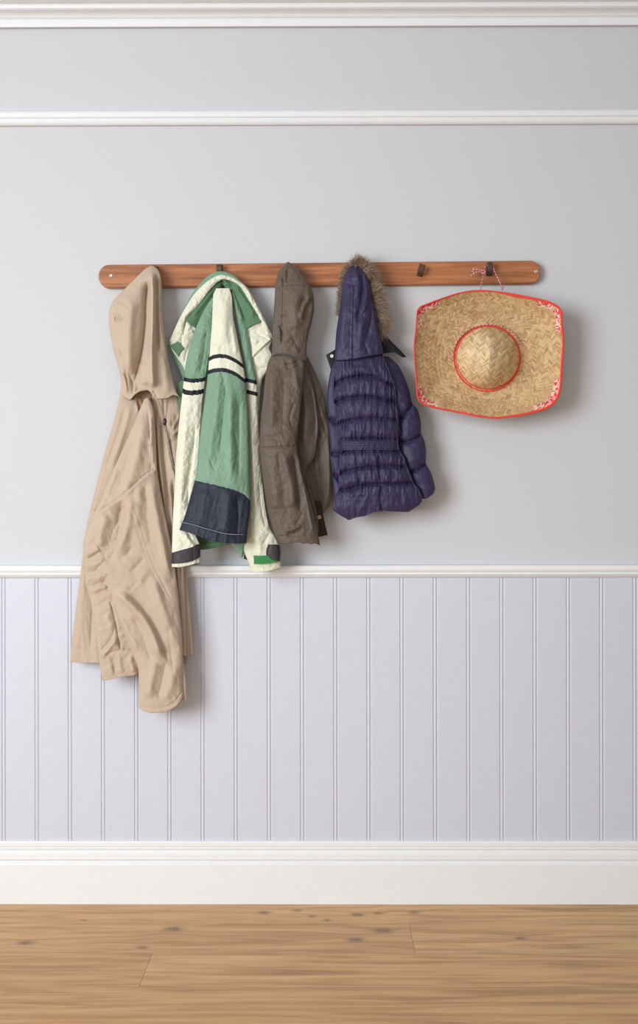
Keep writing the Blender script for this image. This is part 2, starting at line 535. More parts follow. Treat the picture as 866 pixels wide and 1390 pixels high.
    L.new(f, bp.inputs['Height']); L.new(bp.outputs[0], b.inputs['Normal'])
    return m
M_floor = floor_mat()

def vcol(name, rough=0.7, spec=0.3, sheen=0.0):
    m, nt, b = newmat(name)
    a = N(nt, 'ShaderNodeVertexColor', layer_name='tone')
    nt.links.new(a.outputs['Color'], b.inputs['Base Color'])
    b.inputs['Roughness'].default_value = rough; b.inputs['Specular IOR Level'].default_value = spec
    b.inputs['Sheen Weight'].default_value = sheen
    return m
M_straw = vcol('woven_straw', 0.6, 0.35)
M_fur = vcol('faux_fur', 0.7, 0.2, 0.1)

# ------------------------------------------------------------------ setting
def struct(o):
    o['kind'] = 'structure'
    return o

X0, X1 = -2.8, 2.8
def extrude_x(name, prof, mat, x0=X0, x1=X1, smooth=False):
    """prof: list of (distance from wall, z)"""
    p = np.asarray(prof, float); n = len(p)
    V = np.vstack([np.stack([np.full(n, x0), -p[:, 0], p[:, 1]], 1), np.stack([np.full(n, x1), -p[:, 0], p[:, 1]], 1)])
    i = np.arange(n); i2 = (i + 1) % n
    q = np.stack([i, i2, n + i2, n + i], 1)
    o = link_mesh(name, V, [q, np.arange(n)[::-1], n + np.arange(n)], mat, smooth=False)
    return struct(o)

def zp(py, d=0.0):
    return ZC + (CY - py) * (DIST - d) / FPX
def prof_px(pts):
    return [(d, zp(py, d)) for d, py in pts]

ZCEIL = zp(-34)
link_floor = struct(link_mesh('floor', np.array([[X0, 0.1, 0], [X1, 0.1, 0], [X1, -3.6, 0], [X0, -3.6, 0], [X0, 0.1, -.08], [X1, 0.1, -.08], [X1, -3.6, -.08], [X0, -3.6, -.08]]),
                 [[(0, 3, 2, 1)], [(4, 5, 6, 7)], [(0, 1, 5, 4)], [(1, 2, 6, 5)], [(2, 3, 7, 6)], [(3, 0, 4, 7)]], M_floor, smooth=False))
struct(link_mesh('ceiling', np.array([[X0, 0.1, ZCEIL], [X1, 0.1, ZCEIL], [X1, -3.6, ZCEIL], [X0, -3.6, ZCEIL], [X0, 0.1, ZCEIL+.08], [X1, 0.1, ZCEIL+.08], [X1, -3.6, ZCEIL+.08], [X0, -3.6, ZCEIL+.08]]),
                 [[(0, 1, 2, 3)], [(4, 7, 6, 5)], [(0, 4, 5, 1)], [(1, 5, 6, 2)], [(2, 6, 7, 3)], [(3, 7, 4, 0)]], M_ceil, smooth=False))
extrude_x('wall_back', [(0, ZCEIL), (0, zp(776)), (0, 0), (-0.1, 0), (-0.1, ZCEIL)], M_wall)

def dense(pts, k=6):
    return pts
# cornice, picture rail, dado rail, skirting
extrude_x('trim_1', prof_px([(0, 36), (.014, 36), (.017, 35), (.019, 32), (.019, 25.5), (.0165, 24.5), (.0165, 23.8), (.022, 23), (.028, 19), (.037, 15.6), (.046, 13.8),
                             (.046, 12.6), (.054, 12.2), (.060, 9.5), (.062, 6), (.060, 5), (.060, 4.2), (.075, 1), (.10, -6), (.13, -14), (.16, -20)]) + [(.16, ZCEIL), (0, ZCEIL)], M_trim)
extrude_x('trim_2', prof_px([(0, 149.2), (.014, 149), (.020, 150), (.023, 152), (.023, 157.5), (.020, 159.2), (.0165, 159.8), (.0165, 160.6), (.020, 161.2), (.020, 163), (.017, 166), (.012, 168.6), (.008, 169.6), (0, 169.6)]), M_trim)
extrude_x('trim_3', prof_px([(0, 766.5), (.028, 767.4), (.031, 768.6), (.032, 770), (.032, 773.6), (.029, 776.2), (.025, 777.2), (.025, 778.4), (.028, 778.9), (.028, 780), (.024, 780.8), (.022, 782.0), (.018, 783.4), (.013, 784.2), (0, 784.2)]), M_trim)
extrude_x('baseboard_back', prof_px([(0, 1140.5), (.013, 1141), (.017, 1142), (.018, 1144), (.018, 1149), (.0155, 1150), (.0155, 1151), (.0185, 1151.8), (.0185, 1153), (.0155, 1154.2), (.0165, 1157),
                                     (.021, 1160), (.0215, 1162.8), (.0205, 1163.4), (.0215, 1164.5), (.0215, 1167.2), (.0175, 1168.6), (.0175, 1169.8), (.022, 1172), (.0232, 1174.5), (.023, 1178)]) + [(.023, 0), (0, 0)], M_trim)

# tongue and groove boarding: one wall covering, beads modelled
def boarding():
    xs = []; ds = []
    pitch = 45.09
    k = math.floor((-900) / pitch)
    T0 = 0.011
    x = 4.5 + pitch * k
    while x < 1750:
        for dx, d in ((-3.6, T0), (-3.1, T0 - .0006), (-2.6, T0 - .0024), (-2.0, T0 - .0024), (-1.6, T0 - .0012), (-1.0, T0 - .0003), (0, T0 + .0003), (1.0, T0 - .0003), (1.6, T0 - .0012),
                      (2.0, T0 - .0024), (2.5, T0 - .0024), (3.0, T0 - .0006), (3.5, T0)):
            xs.append((x + dx - CX) * (DIST - T0) / FPX); ds.append(d)
        x += pitch
    xs = np.array(xs); ds = np.array(ds)
    m = (xs > X0) & (xs < X1); xs = xs[m]; ds = ds[m]
    n = len(xs)
    z1, z0 = zp(782), zp(1150)
    V = np.vstack([np.stack([xs, -ds, np.full(n, z1)], 1), np.stack([xs, -ds, np.full(n, z0)], 1), np.stack([xs, 0 * ds - 0.0005, np.full(n, z1)], 1), np.stack([xs, 0 * ds - 0.0005, np.full(n, z0)], 1)])
    i = np.arange(n - 1)
    q = np.stack([i, n + i, n + i + 1, i + 1], 1)
    q2 = np.stack([2*n + i, 2*n + i + 1, 3*n + i + 1, 3*n + i], 1)
    q3 = np.stack([i, i + 1, 2*n + i + 1, 2*n + i], 1)
    q4 = np.stack([n + i, 3*n + i, 3*n + i + 1, n + i + 1], 1)
    struct(link_mesh('wall_lower', V, [q, q2, q3, q4], M_panel, smooth=False))
boarding()

# ------------------------------------------------------------------ coat rack
def coat_rack():
    cx, cy = 434.0, 374.3
    x, y, z = W(np.array(cx), np.array(cy), np.array(0.0))
    root = root_at('coat_rack', (float(x), 0.0, float(z)), 'long reddish brown wooden coat rack board with rounded ends on the wall', 'coat rack')
    T = 0.022
    s = (DIST - T) / FPX
    hl, hh = 300.2 * s, 15.6 * s
    # outline with big rounded ends
    pts = []
    def arc(cxx, czz, r, a0, a1, n=14):
        for k in range(n + 1):
            a = math.radians(a0 + (a1 - a0) * k / n)
            pts.append((cxx + r * math.cos(a), czz + r * math.sin(a)))
    r = hh * 0.93
    arc(hl - r, hh - r, r, 90, 0); arc(hl - r, -hh + r, r, 0, -90)
    arc(-hl + r, -hh + r, r, -90, -180); arc(-hl + r, hh - r, r, 180, 90)
    p = np.array(pts); n = len(p)
    ctr = np.sign(p)
    def ringp(inset, d):
        q = p.copy()
        # inset towards the medial line
        mx = np.clip(q[:, 0], -hl + r, hl - r); mz = np.clip(q[:, 1], -hh + r, hh - r)
        v = q - np.stack([mx, mz], 1); l = np.linalg.norm(v, axis=1)[:, None] + 1e-9
        q = q - v / l * inset
        return np.stack([q[:, 0], np.full(n, -d), q[:, 1]], 1)
    rings = [ringp(0, 0.0005), ringp(0, T - .0035), ringp(.0008, T - .0013), ringp(.0024, T - .0002), ringp(.004, T)]
    V = np.vstack(rings)
    fs = []
    for k in range(len(rings) - 1):
        i = np.arange(n); i2 = (i + 1) % n
        fs.append(np.stack([k*n + i, (k+1)*n + i, (k+1)*n + i2, k*n + i2], 1))
    fs.append(((len(rings)-1)*n + np.arange(n))[::-1]); fs.append(np.arange(n))
    board = link_mesh('board', V, fs, M_rack, smooth=False)
    tilt = Matrix.Rotation(-0.0075, 4, 'Y')
    board.parent = root
    board.matrix_local = tilt
    # hooks: a flat bent bar with back plate
    def hook(px, dy, rz, tall):
        # centreline of the arm in (out, up), metres; starts at the plate
        ln = [(0.0, -0.004), (0.006, -0.0075), (0.014, -0.0085), (0.021, -0.005), (0.0245, 0.002), (0.0255, 0.010), (0.0245, 0.015 + tall), (0.022, 0.018 + tall)]
        ln = [(a_ * .84, b_) for a_, b_ in ln]
        c = spline(ln, 34)
        wd = np.interp(np.linspace(0, 1, 34), [0, .3, .75, .93, 1], [.0062, .0062, .0074, .0074, .0045])
        tk = np.interp(np.linspace(0, 1, 34), [0, .9, 1], [.0030, .0030, .0014])
        t = np.gradient(c, axis=0); t /= np.linalg.norm(t, axis=1)[:, None]
        nn = np.stack([t[:, 1], -t[:, 0]], 1)
        V = []
        sec = [(-1, -.6), (-.8, -1), (.8, -1), (1, -.6), (1, .6), (.8, 1), (-.8, 1), (-1, .6)]
        for k in range(34):
            for a, b in sec:
                o_ = c[k] + nn[k] * b * tk[k]
                V.append((a * wd[k], -o_[0] - T, o_[1]))
        fs = []
        for k in range(33):
            for a in range(8):
                fs.append((k*8 + a, k*8 + (a+1) % 8, (k+1)*8 + (a+1) % 8, (k+1)*8 + a))
        m = len(V)
        caps = [tuple(range(8))[::-1], tuple(33*8 + a for a in range(8))]
        # back plate, chamfered
        pw, ph, pt = .0078, .017, .0034
        pl = []
        for (w_, h_, d_) in ((pw, ph, 0.0), (pw, ph, pt * .6), (pw - .0012, ph - .0012, pt)):
            for sx, sz in ((-1, -1), (1, -1), (1, 1), (-1, 1)):
                pl.append((sx * w_, -T - d_, sz * h_ + .004))
        V += pl
        for k in range(2):
            for a in range(4):
                fs.append((m + k*4 + a, m + k*4 + (a+1) % 4, m + (k+1)*4 + (a+1) % 4, m + (k+1)*4 + a))
        fs.append((m + 8, m + 9, m + 10, m + 11)); fs.append((m + 3, m + 2, m + 1, m))
        o = link_mesh('coat_hook', np.array(V), [np.array(fs), caps[0], caps[1]], M_bronze, smooth=False)
        o.parent = root
        dx = (px - cx) * s
        o.matrix_local = tilt @ Matrix.Translation((dx, 0, dy)) @ Matrix.Rotation(rz, 4, 'Y')
        return o
    for px, dy, rz, tall in ((211, .004, 0.06, 0), (299, .006, 0, 0), (394, .004, 0, 0), (484, .004, 0, 0), (571, .003, 0.25, -.004), (664, .003, 0, .002)):
        hook(px, dy, rz, tall)
    # screws near both ends
    for px in (150.5, 727.5):
        a = np.linspace(0, 2*PI, 20, endpoint=False)
        V = []
        for rr, d in ((.0046, 0.0), (.0044, .0007), (.0034, .001), (.0026, .0004), (.0001, .0003)):
            V.append(np.stack([rr * np.cos(a), np.full(20, -T - d), rr * np.sin(a)], 1))
        i = np.arange(20); i2 = (i+1) % 20
        fs = [np.stack([k*20 + i, k*20 + i2, (k+1)*20 + i2, (k+1)*20 + i], 1)[:, ::-1] for k in range(4)]
        o = link_mesh('screw', np.vstack(V), fs, M_steel)
        o.parent = root
        o.matrix_local = tilt @ Matrix.Translation(((px - cx) * s, 0, .001))
coat_rack()

# ------------------------------------------------------------------ tan raincoat
def garment_root(name, px, py, d, label, cat):
    x, y, z = W(np.array(float(px)), np.array(float(py)), np.array(float(d)))
    return root_at(name, (float(x), float(y), float(z)), label, cat)

def tan_coat():
    global RS
    RS = 2.15
    R = garment_root('raincoat', 208, 364, .045, 'beige hooded adult raincoat hanging by its hood, longest and leftmost on the rack', 'coat')
    # back of the coat, hanging behind everything
    piece('back_panel', M_tan, R,
          [(168, 528), (158, 560), (146, 600), (134, 645), (122, 692), (115, 727), (111, 760), (104, 815), (98, 862), (94.5, 898)],
          [(244, 538), (247, 580), (247, 640), (249, 700), (252, 760), (256, 810), (260, 852), (262, 887)],
          [(0, .040, .014, .02), (.2, .04, .016, .02), (.5, .048, .018, .02), (1, .055, .018, .016)],
          bottom=[(94.5, 898), (115, 899.5), (133, 899.5), (190, 903), (247, 903), (254, 892), (258, 889), (262, 887)],
          folds=[('c', [(253, 760), (256, 830), (257, 888)], 1.2, 9, 1, 0), ('c', [(245, 700), (249, 800), (251, 900)], 1.2, 8, 1, 0),
                 ('c', [(95, 880), (115, 881.5), (134, 881)], .8, 1.6, 1, 0),
                 ('r', [(150, 560), (135, 640), (122, 720)], 6, 4), ('r', [(112, 770), (106, 830), (102, 890)], 5, 3), ('c', [(126, 740), (125, 820), (122, 890)], 5, 5)],
          noise=[('f', 5, 14, 90, -8), ('f', 2.2, 5, 14, -8, 3)])
    # right hand front, behind the green jacket
    piece('front_panel', M_tan, R,
          [(201, 536), (206, 600), (214, 660), (225, 720), (236, 780), (243, 840), (246, 890)],
          [(243, 530), (246, 556), (246, 600), (245, 660), (248, 740), (251, 800), (253, 890)],
          [(0, .055, .010, .012), (.3, .058, .012, .015), (.7, .062, .016, .015), (1, .066, .014, .01)],
          folds=[('c', [(222, 541), (224, 572), (227, 590), (236, 640)], 1.1, 5, 1, 0.02), ('s', [(228, 575), (232, 610), (240, 660)], 7, 6, -1),
                 ('c', [(218, 560), (222, 620), (232, 700)], 1.6, 7), ('r', [(213, 560), (217, 630), (228, 720)], 3, 6), ('c', [(229, 541), (226, 570)], 1, 4, 1, 0),
                 ('r', [(232, 585), (241, 570), (245, 560)], 2, 2), ('r', [(231, 592), (240, 586), (245, 578)], 2, 2), ('r', [(234, 560), (235, 600)], 4, 4),
                 ('c', [(218, 687), (248, 687)], .8, 1.4, 1, 0), ('c', [(222, 714), (248, 714)], .8, 1.4, 1, 0),
                 ('r', [(227, 640), (236, 720), (244, 800)], 2.5, 4), ('c', [(233, 640), (241, 720), (247, 800)], 1.5, 5)],
          noise=[('f', 3, 7, 60, -6), ('f', 1.2, 4, 9, -5, 4)])
    # second sleeve, behind
    piece('sleeve', M_tan, R,
          [(150, 640), (132, 690), (117, 722), (112.5, 735), (114, 755), (115.5, 775), (116, 792), (121, 808), (127, 840), (131.5, 873), (134.5, 900), (138.5, 923.5)],
          [(180, 640), (172, 690), (165, 740), (162, 780), (166, 820), (174, 850), (182, 878), (187, 898), (187.5, 914)],
          [(0, .075, .012, .01), (.3, .088, .022, .015), (.7, .09, .022, .018), (1, .088, .018, .015)],
          bottom=[(138.5, 923.5), (150, 922), (165, 918.5), (180, 916.5), (187.5, 914)],
          folds=[('r', [(112, 752), (122, 750), (134, 744)], 4.2, 3.4, 1, .05), ('c', [(112, 759), (122, 757), (136, 750)], 3, 3, 1, .05), ('r', [(114, 768), (126, 767), (140, 760)], 4.2, 3.2, 1, .05),
                 ('c', [(115, 776), (127, 776), (140, 770)], 3, 3, 1, .05), ('r', [(117, 786), (130, 784), (145, 778)], 4, 3, 1, .05), ('c', [(118, 795), (132, 793), (144, 788)], 3, 3, 1, .05),
                 ('r', [(124, 803), (136, 798), (146, 796)], 3, 4), ('c', [(149, 815), (156, 842), (161, 870), (164, 884)], 1.0, 5, 1, .1), ('r', [(144, 830), (154, 860), (159, 885)], 4, 3),
                 ('c', [(135, 885), (150, 868), (156, 850)], 2.2, 4), ('r', [(137, 893), (150, 878), (158, 866)], 3, 4), ('c', [(142, 889), (165, 882), (187, 884)], 1.0, 2.4, 1, 0.05),
                 ('r', [(145, 888), (150, 905), (152, 918)], 3, 2.5), ('r', [(160, 886), (163, 903), (166, 916)], 3, 2.5), ('r', [(176, 890), (179, 903), (181, 914)], 3, 2.5), ('c', [(153, 890), (157, 918)], 2, 2)],
          noise=[('f', 4, 10, 26, 60), ('f', 2.2, 6, 9, 0, 5), ('r', 1.2, 10, 10, 30)])
    # near sleeve with the shoulder
    piece('sleeve', M_tan, R,
          [(196, 541), (187, 562), (172, 597), (152, 642), (138, 676), (128, 697), (124.5, 715), (126, 738), (127.5, 770), (134, 780), (143, 792), (151, 815), (160, 840), (170, 866), (180, 889), (187, 908), (188, 935), (188, 961)],
          [(203, 539), (209, 556), (211.5, 590), (213.5, 636), (219, 672), (227, 710), (235, 752), (240, 790), (244, 830), (247, 862), (248, 900), (248, 925), (249.5, 943)],
          [(0, .082, .010, .01), (.12, .09, .02, .02), (.35, .092, .03, .028), (.55, .095, .032, .026), (.8, .100, .031, .024), (1, .100, .026, .022)],
          bottom=[(188, 961), (196, 965.5), (207, 967.5), (222, 966.5), (235, 961), (244, 953), (249.5, 943)], power=2.3,
          folds=[('s', [(128, 700), (142, 689), (163, 676), (186, 655), (200, 643), (212, 637)], 9, 5, -1, .02),
                 ('c', [(128, 699), (142, 688), (163, 675), (186, 654), (200, 642), (212, 636)], .9, 3, 1, .02),
                 # fold along the shoulder
                 ('r', [(197, 560), (190, 600), (176, 650), (163, 672)], 9, 7), ('r', [(160, 634), (145, 668), (133, 690)], 4, 3), ('c', [(182, 596), (168, 640), (160, 668)], 6, 5),
                 ('r', [(205, 560), (206, 600), (208, 634)], 3.4, 4), ('c', [(200, 556), (203, 580), (204, 600)], 1.3, 3), ('c', [(206, 600), (206, 620), (205, 640)], 4, 3),
                 # deep slack below the seam on the left
                 ('c', [(166, 676), (163, 700), (157, 728), (148, 752), (138, 765)], 6.5, 13, 1, .2), ('r', [(147, 697), (138, 716), (133, 745)], 7, 6),
                 ('r', [(178, 672), (175, 700), (167, 730), (155, 755)], 7, 8), ('r', [(190, 655), (188, 690), (184, 720)], 6, 4), ('c', [(198, 650), (200, 700), (206, 750)], 6, 3),
                 ('r', [(205, 645), (211, 690), (222, 740), (232, 790)], 6, 6), ('c', [(223, 690), (232, 740), (240, 800)], 5, 6),
                 # elbow fold lines
                 ('c', [(180, 740), (172, 752), (160, 760)], 2.6, 3), ('c', [(196, 756), (184, 770), (176, 778)], 3.2, 4), ('c', [(190, 786), (180, 797), (174, 802)], 3, 4), ('r', [(202, 770), (188, 790), (176, 802)], 5, 3),
                 ('r', [(152, 800), (172, 815), (192, 836), (208, 862), (220, 900)], 6, 9), ('c', [(165, 800), (186, 815), (204, 840), (220, 872), (231, 905)], 6, 8),
                 ('r', [(150, 820), (172, 856), (190, 885)], 5, 4), ('c', [(178, 836), (192, 858), (206, 900)], 5, 5), ('r', [(205, 780), (222, 830), (238, 880)], 7, 5),
                 ('c', [(228, 845), (232, 885), (236, 920)], 5, 4), ('r', [(212, 895), (205, 925), (200, 950)], 6, 5), ('c', [(226, 895), (220, 925), (214, 950)], 5, 5), ('r', [(238, 900), (232, 930), (222, 952)], 6, 4),
                 # double stitched seam down the sleeve
                 ('c', [(174, 684), (184, 708), (192, 735), (202, 765), (216, 792), (228, 815)], .8, 1.6, 1, .05), ('c', [(179, 684), (189, 708), (197, 735), (207, 764), (221, 791), (232, 813)], .8, 1.6, 1, .05),
                 ('c', [(189, 957), (205, 961), (222, 960), (236, 954), (247, 939)], .8, 1.5, 1, 0)],
          noise=[('f', 4.5, 26, 60, -22), ('f', 2.2, 9, 22, -25, 2), ('f', 1.0, 3.5, 7, -20, 8), ('r', .8, 7, 11, 35)])
    # little buttonable tab behind the cuff
    piece('cuff_tab', M_tan, R, [(244, 902), (245, 925), (245, 950)], [(249, 900), (252, 925), (253, 950)], [(0, .10, .004, .003), (1, .10, .004, .003)])
    # neck opening, seen under the hood
    piece('neck_lining', M_tan_in, R, [(176, 534), (184, 552), (188, 566)], [(206, 528), (206, 545), (204, 566)], [(0, .062, .004, .004), (1, .064, .004, .004)],
          folds=[('r', [(189, 538), (194, 552)], 2.2, 3), ('c', [(186, 542), (191, 560)], 1.4, 3)])
    piece('yoke', M_tan, R, [(165, 526), (160, 548), (150, 590), (136, 640), (124, 690)], [(185, 540), (190, 564), (176, 600), (158, 642), (134, 692)],
          [(0, .064, .010, .01), (.3, .07, .014, .012), (1, .07, .012, .01)], top=[(165, 526), (172, 541), (178, 543), (185, 540)],
          folds=[('r', [(178, 548), (166, 590), (148, 640)], 4, 4), ('c', [(172, 548), (160, 590), (142, 640)], 4, 4), ('r', [(186, 546), (188, 560)], 2, 3)], noise=[('f', 3, 8, 60, 20)])
    # hood, folded flat and hanging from its crown
    piece('hood', M_tan, R,
          [(205, 360.5), (198, 364), (189, 372.5), (177, 384), (165, 396), (155, 406), (149.5, 417), (148, 431), (149.5, 450), (153.5, 472), (159, 492), (163.5, 510), (164.5, 524), (163, 532)],
          [(209, 360.5), (214.5, 365), (218.5, 374), (220, 390), (220.5, 415), (222, 440), (225, 465), (229, 490), (234, 512), (239, 529), (243.5, 538)],
          [(0, .058, .007, .004), (.06, .068, .015, .012), (.12, .072, .02, .016), (.3, .078, .036, .03), (.75, .085, .034, .03), (1, .088, .022, .02)],
          bottom=[(163, 532), (169, 537.5), (176, 542), (183, 535), (192, 529.5), (200, 529), (204, 531), (209, 538.5), (216, 540.5), (228, 539.5), (236, 535.5), (243.5, 538)], power=2.2,
          folds=[('r', [(207, 368), (208, 400), (207.5, 440), (206, 480), (208, 528)], 4.2, 13, 1, .06),
                 ('c', [(201, 378), (198, 410), (197, 440), (192, 480), (184, 512), (180, 532)], 4.4, 17, 1, .1), ('c', [(212.5, 372), (213, 400), (213.5, 440), (216, 480)], 2.4, 8, 1, .1),
                 ('r', [(192, 490), (196, 505), (198, 524)], 7, 5), ('r', [(178, 400), (176, 440), (174, 480), (177, 510)], 8, 8), ('c', [(162, 470), (170, 500), (174, 530)], 2.6, 5),
                 ('r', [(158, 500), (170, 515), (172, 535)], 2.6, 4), ('c', [(155, 433), (160, 434), (167, 437)], 1.6, 4), ('r', [(152, 428), (160, 429), (168, 433)], 2, 3.5),
                 ('c', [(157, 410), (165, 409), (173, 414), (176, 420)], 1.8, 3.2), ('c', [(174, 505), (180, 520), (180, 536)], 1.4, 5), ('r', [(184, 505), (183, 520), (183, 532)], 2.5, 5),
                 ('c', [(197, 366), (186, 376), (172, 392), (160, 404)], .9, 1.6, 1, .05), ('r', [(217, 372), (217.5, 400), (218.5, 440), (226, 480)], 2, 2.5),
                 ('c', [(207, 530), (211, 534), (214, 540)], 1.6, 4), ('r', [(225, 480), (226, 510), (228, 538)], 6, 3)],
          noise=[('f', 3, 18, 50, 0), ('f', 1.4, 6, 16, 8, 2), ('r', .7, 7, 9, 20)])
    # drawcord with toggle
    tube('drawcord', M_tan_in, R, [(214, 538, .098), (218, 551, .096), (223, 568, .094)], .0011, 8)
    tube('drawcord', M_tan_in, R, [(229, 538, .096), (227, 553, .095), (225, 568, .094)], .0011, 8)
    x = []
    t = tube('cord_toggle', M_dark, R, [(224.4, 567.5, .0965), (224.2, 570, .0968), (223.8, 574, .0968), (223.6, 577, .0965)], [.0028, .0048, .0050, .0030], 14)
    t['label'] = 'small black cord toggle'
    z_ = tube('zip', M_dark, R, [(225.5, 576, .090), (228, 590, .093), (232, 610, .0935), (237, 632, .093)], [.0008, .0016, .0022, .0012], 8, flat=.5)
tan_coat()

# ------------------------------------------------------------------ green ski jacket
def green_jacket():
    global RS
    RS = 1.7
    R = garment_root('ski_jacket', 299, 372, .045, "green and cream ski jacket with black stripes and navy hem, second from left", 'jacket')
    G, GD, CR, NV, BK = 0, 1, 2, 3, 4
    MM = [M_green, M_greend, M_cream, M_navy, M_black]
    # outer hood shell arch
    piece('hood_shell', M_green, R,
          [(232, 463), (241, 441), (251, 417), (263, 396), (278, 378), (292, 369), (305, 368.2), (320, 374.5), (334, 389), (347, 412), (358, 436), (367, 456)],
          [(240, 470), (250, 445), (262, 422), (276, 400), (287, 386), (296, 379), (306, 378), (320, 384), (331, 398), (342, 420), (355, 442), (365, 462)],
          [(0, .045, .010, .008), (.3, .056, .010, .006), (.5, .060, .010, .006), (.7, .056, .010, .006), (1, .045, .010, .008)], hem=False,
          noise=[('r', 2.0, 10, 5, 50), ('f', 2, 8, 8, 0)])
    # cream lining edge
    piece('hood_edge', M_cream, R,
          [(230, 463), (240, 440), (251, 419), (264, 399), (280, 383), (294, 374.5), (304, 373), (318, 377.5), (335, 389), (348, 411), (360, 434), (370, 456)],
          [(247, 466), (252, 434), (266, 418), (277, 404), (287, 391), (297, 381.5), (305, 379), (316, 382), (328, 390.5), (341, 412), (352, 432), (360, 454)],
          [(0, .058, .012, .006), (.5, .068, .010, .008), (1, .058, .012, .006)], hem=False,
          noise=[('r', 4.4, 5, 4, 50, 2), ('f', 2, 8, 8, 0)])
    # dark green lining, both sides
    piece('hood_lining', M_greend, R,
          [(296, 378), (286, 391), (276, 405), (263, 420), (251, 434.5)], [(304, 384), (293, 402), (286, 415), (276, 432), (267, 447)],
          [(0, .052, .006, .005), (1, .058, .010, .006)], bottom=[(251, 434.5), (256, 438), (261, 440), (267, 447)], tilt=-.012,
          folds=[('r', [(290, 392), (275, 412), (262, 430)], 3, 3), ('c', [(251, 437), (270, 415), (293, 388)], 1.0, 2.5)], noise=[('r', 1.8, 8, 8, 0)], hem=False)
    piece('hood_lining', M_greend, R,
          [(300, 380), (309, 396), (316, 414), (323, 434), (331, 449)], [(311, 380), (325, 381), (336, 398), (347, 418), (357.5, 436)],
          [(0, .052, .008, .005), (1, .060, .012, .006)], bottom=[(331, 449), (344, 441), (357.5, 436)], tilt=.004,
          folds=[('r', [(318, 386), (334, 408), (348, 432)], 3.4, 4), ('c', [(312, 392), (324, 414), (336, 440)], 2.4, 5), ('c', [(325, 391), (340, 412)], 2, 3)], noise=[('r', 3.0, 10, 10, 0, 6)], hem=False)
    # cream collar panels below the lining
    piece('collar', M_cream, R,
          [(249, 432), (240, 446), (231, 461), (233, 474), (241, 486), (250, 500), (254, 520)], [(268, 446), (266, 462), (262, 478), (261, 492), (262, 505), (262, 515), (264, 525)],
          [(0, .050, .010, .006), (.5, .056, .010, .006), (1, .05, .008, .006)],
          folds=[('s', [(231, 466), (244, 457), (262, 447)], 6, 6, -1, .05), ('c', [(252, 436), (247, 452), (246, 470)], 1.3, 4), ('r', [(259, 440), (252, 452)], 3, 5), ('c', [(263, 455), (254, 478), (250, 495)], 1.6, 5)],
          noise=[('r', 2.6, 8, 6, 60, 3)], hem=False)
    piece('hood_tab', M_greend, R, [(240, 461), (236, 465), (231.5, 469.5)], [(250.5, 473), (247, 477), (242.5, 484)], [(0, .066, .003, .003), (1, .066, .003, .003)], power=6, hem=False, noise=[('f', 1.5, 6, 6, 0)])
    piece('collar', M_green, R,
          [(227, 468), (233, 482), (240, 494), (246, 508), (250, 520)], [(238, 463), (247, 478), (256, 490), (258, 505), (260, 520)],
          [(0, .044, .006, .005), (1, .046, .008, .006)], noise=[('r', 2, 8, 8, 30)], hem=False)
    piece('collar', M_greend, R, [(241, 520), (240, 535), (243, 560)], [(253, 512), (252, 535), (250, 560)], [(0, .066, .006, .004), (1, .068, .006, .004)])
    piece('collar', M_cream, R,
          [(328, 446), (337, 470), (343, 500), (345, 540), (347, 580)], [(358, 434), (368, 451), (370.5, 460), (366, 472), (369.5, 482), (366, 500), (355, 520), (352, 580)],
          [(0, .052, .012, .006), (.4, .058, .012, .006), (1, .05, .010, .006)],
          folds=[('s', [(370, 460), (358, 470), (342, 486)], 8, 6, -1, .05), ('c', [(332, 452), (345, 447), (358, 440)], 1.2, 3.6, 1, 0), ('c', [(346, 447), (352, 454), (368, 462)], 1.0, 2.6), ('r', [(340, 458), (350, 466)], 4, 3),
                 ('c', [(342, 494), (352, 500), (364, 498)], 1.4, 4)],
          noise=[('r', 2.6, 10, 8, -40, 3), ('f', 2, 6, 6, 0)], hem=False)
    # left sleeve (in the picture): green top, banded, cream below
    def mf_left(x, y, u, v):
        yy = y - 2.0 * np.sin(PI * u) * -1
        yy = y + 2.5 * (np.abs(2 * u - 1) ** 2)
        a = np.full(x.shape, G)
        a = np.where(yy > 513, BK, a); a = np.where(yy > 518.5, CR, a); a = np.where(yy > 529, BK, a); a = np.where(yy > 535.5, CR, a)
        return a
    piece('sleeve', MM, R,
          [(288, 404), (278, 419), (268, 440), (259, 465), (253, 490), (249.5, 516), (247, 540), (243, 575), (239, 620), (237, 660), (235, 700), (233.5, 740), (233, 769)],
          [(291, 404), (290, 435), (287, 465), (283, 490), (279, 518), (275, 545), (272, 590), (268, 640), (262, 690), (262, 715), (270, 735), (272.5, 745), (271, 763)],
          [(0, .062, .008, .008), (.2, .082, .018, .012), (.6, .100, .020, .012), (.9, .124, .018, .008), (1, .126, .017, .007)],
          bottom=[(233, 769), (243, 769.5), (257, 767), (271, 763)], matfn=mf_left,
          folds=[('r', [(281, 430), (272, 470), (263, 510)], 5, 3), ('c', [(281, 440), (277, 480), (270, 512)], 4, 4), ('r', [(254, 545), (250, 600), (246, 660), (244, 710)], 6, 4), ('c', [(266, 570), (262, 620), (256, 660), (256, 700)], 4, 6),
                 ('c', [(262, 600), (255, 650), (246, 690)], 2, 3), ('c', [(244, 590), (252, 587), (262, 590)], 1, 1.6), ('c', [(262, 735), (255, 722), (250, 705)], 2, 5), ('r', [(266, 745), (258, 735), (250, 722)], 2.4, 3),
                 ('b', [(249, 513), (279, 515)], 3, .5), ('r', [(236, 757), (252, 757), (270, 752)], 9, 2.4, 1, 0)],
          noise=[('r', 3.4, 9, 16, 30, 1), ('f', 2.4, 6, 12, -25, 6), ('r', 1.6, 4, 6, 40, 9)], fine=1.15)
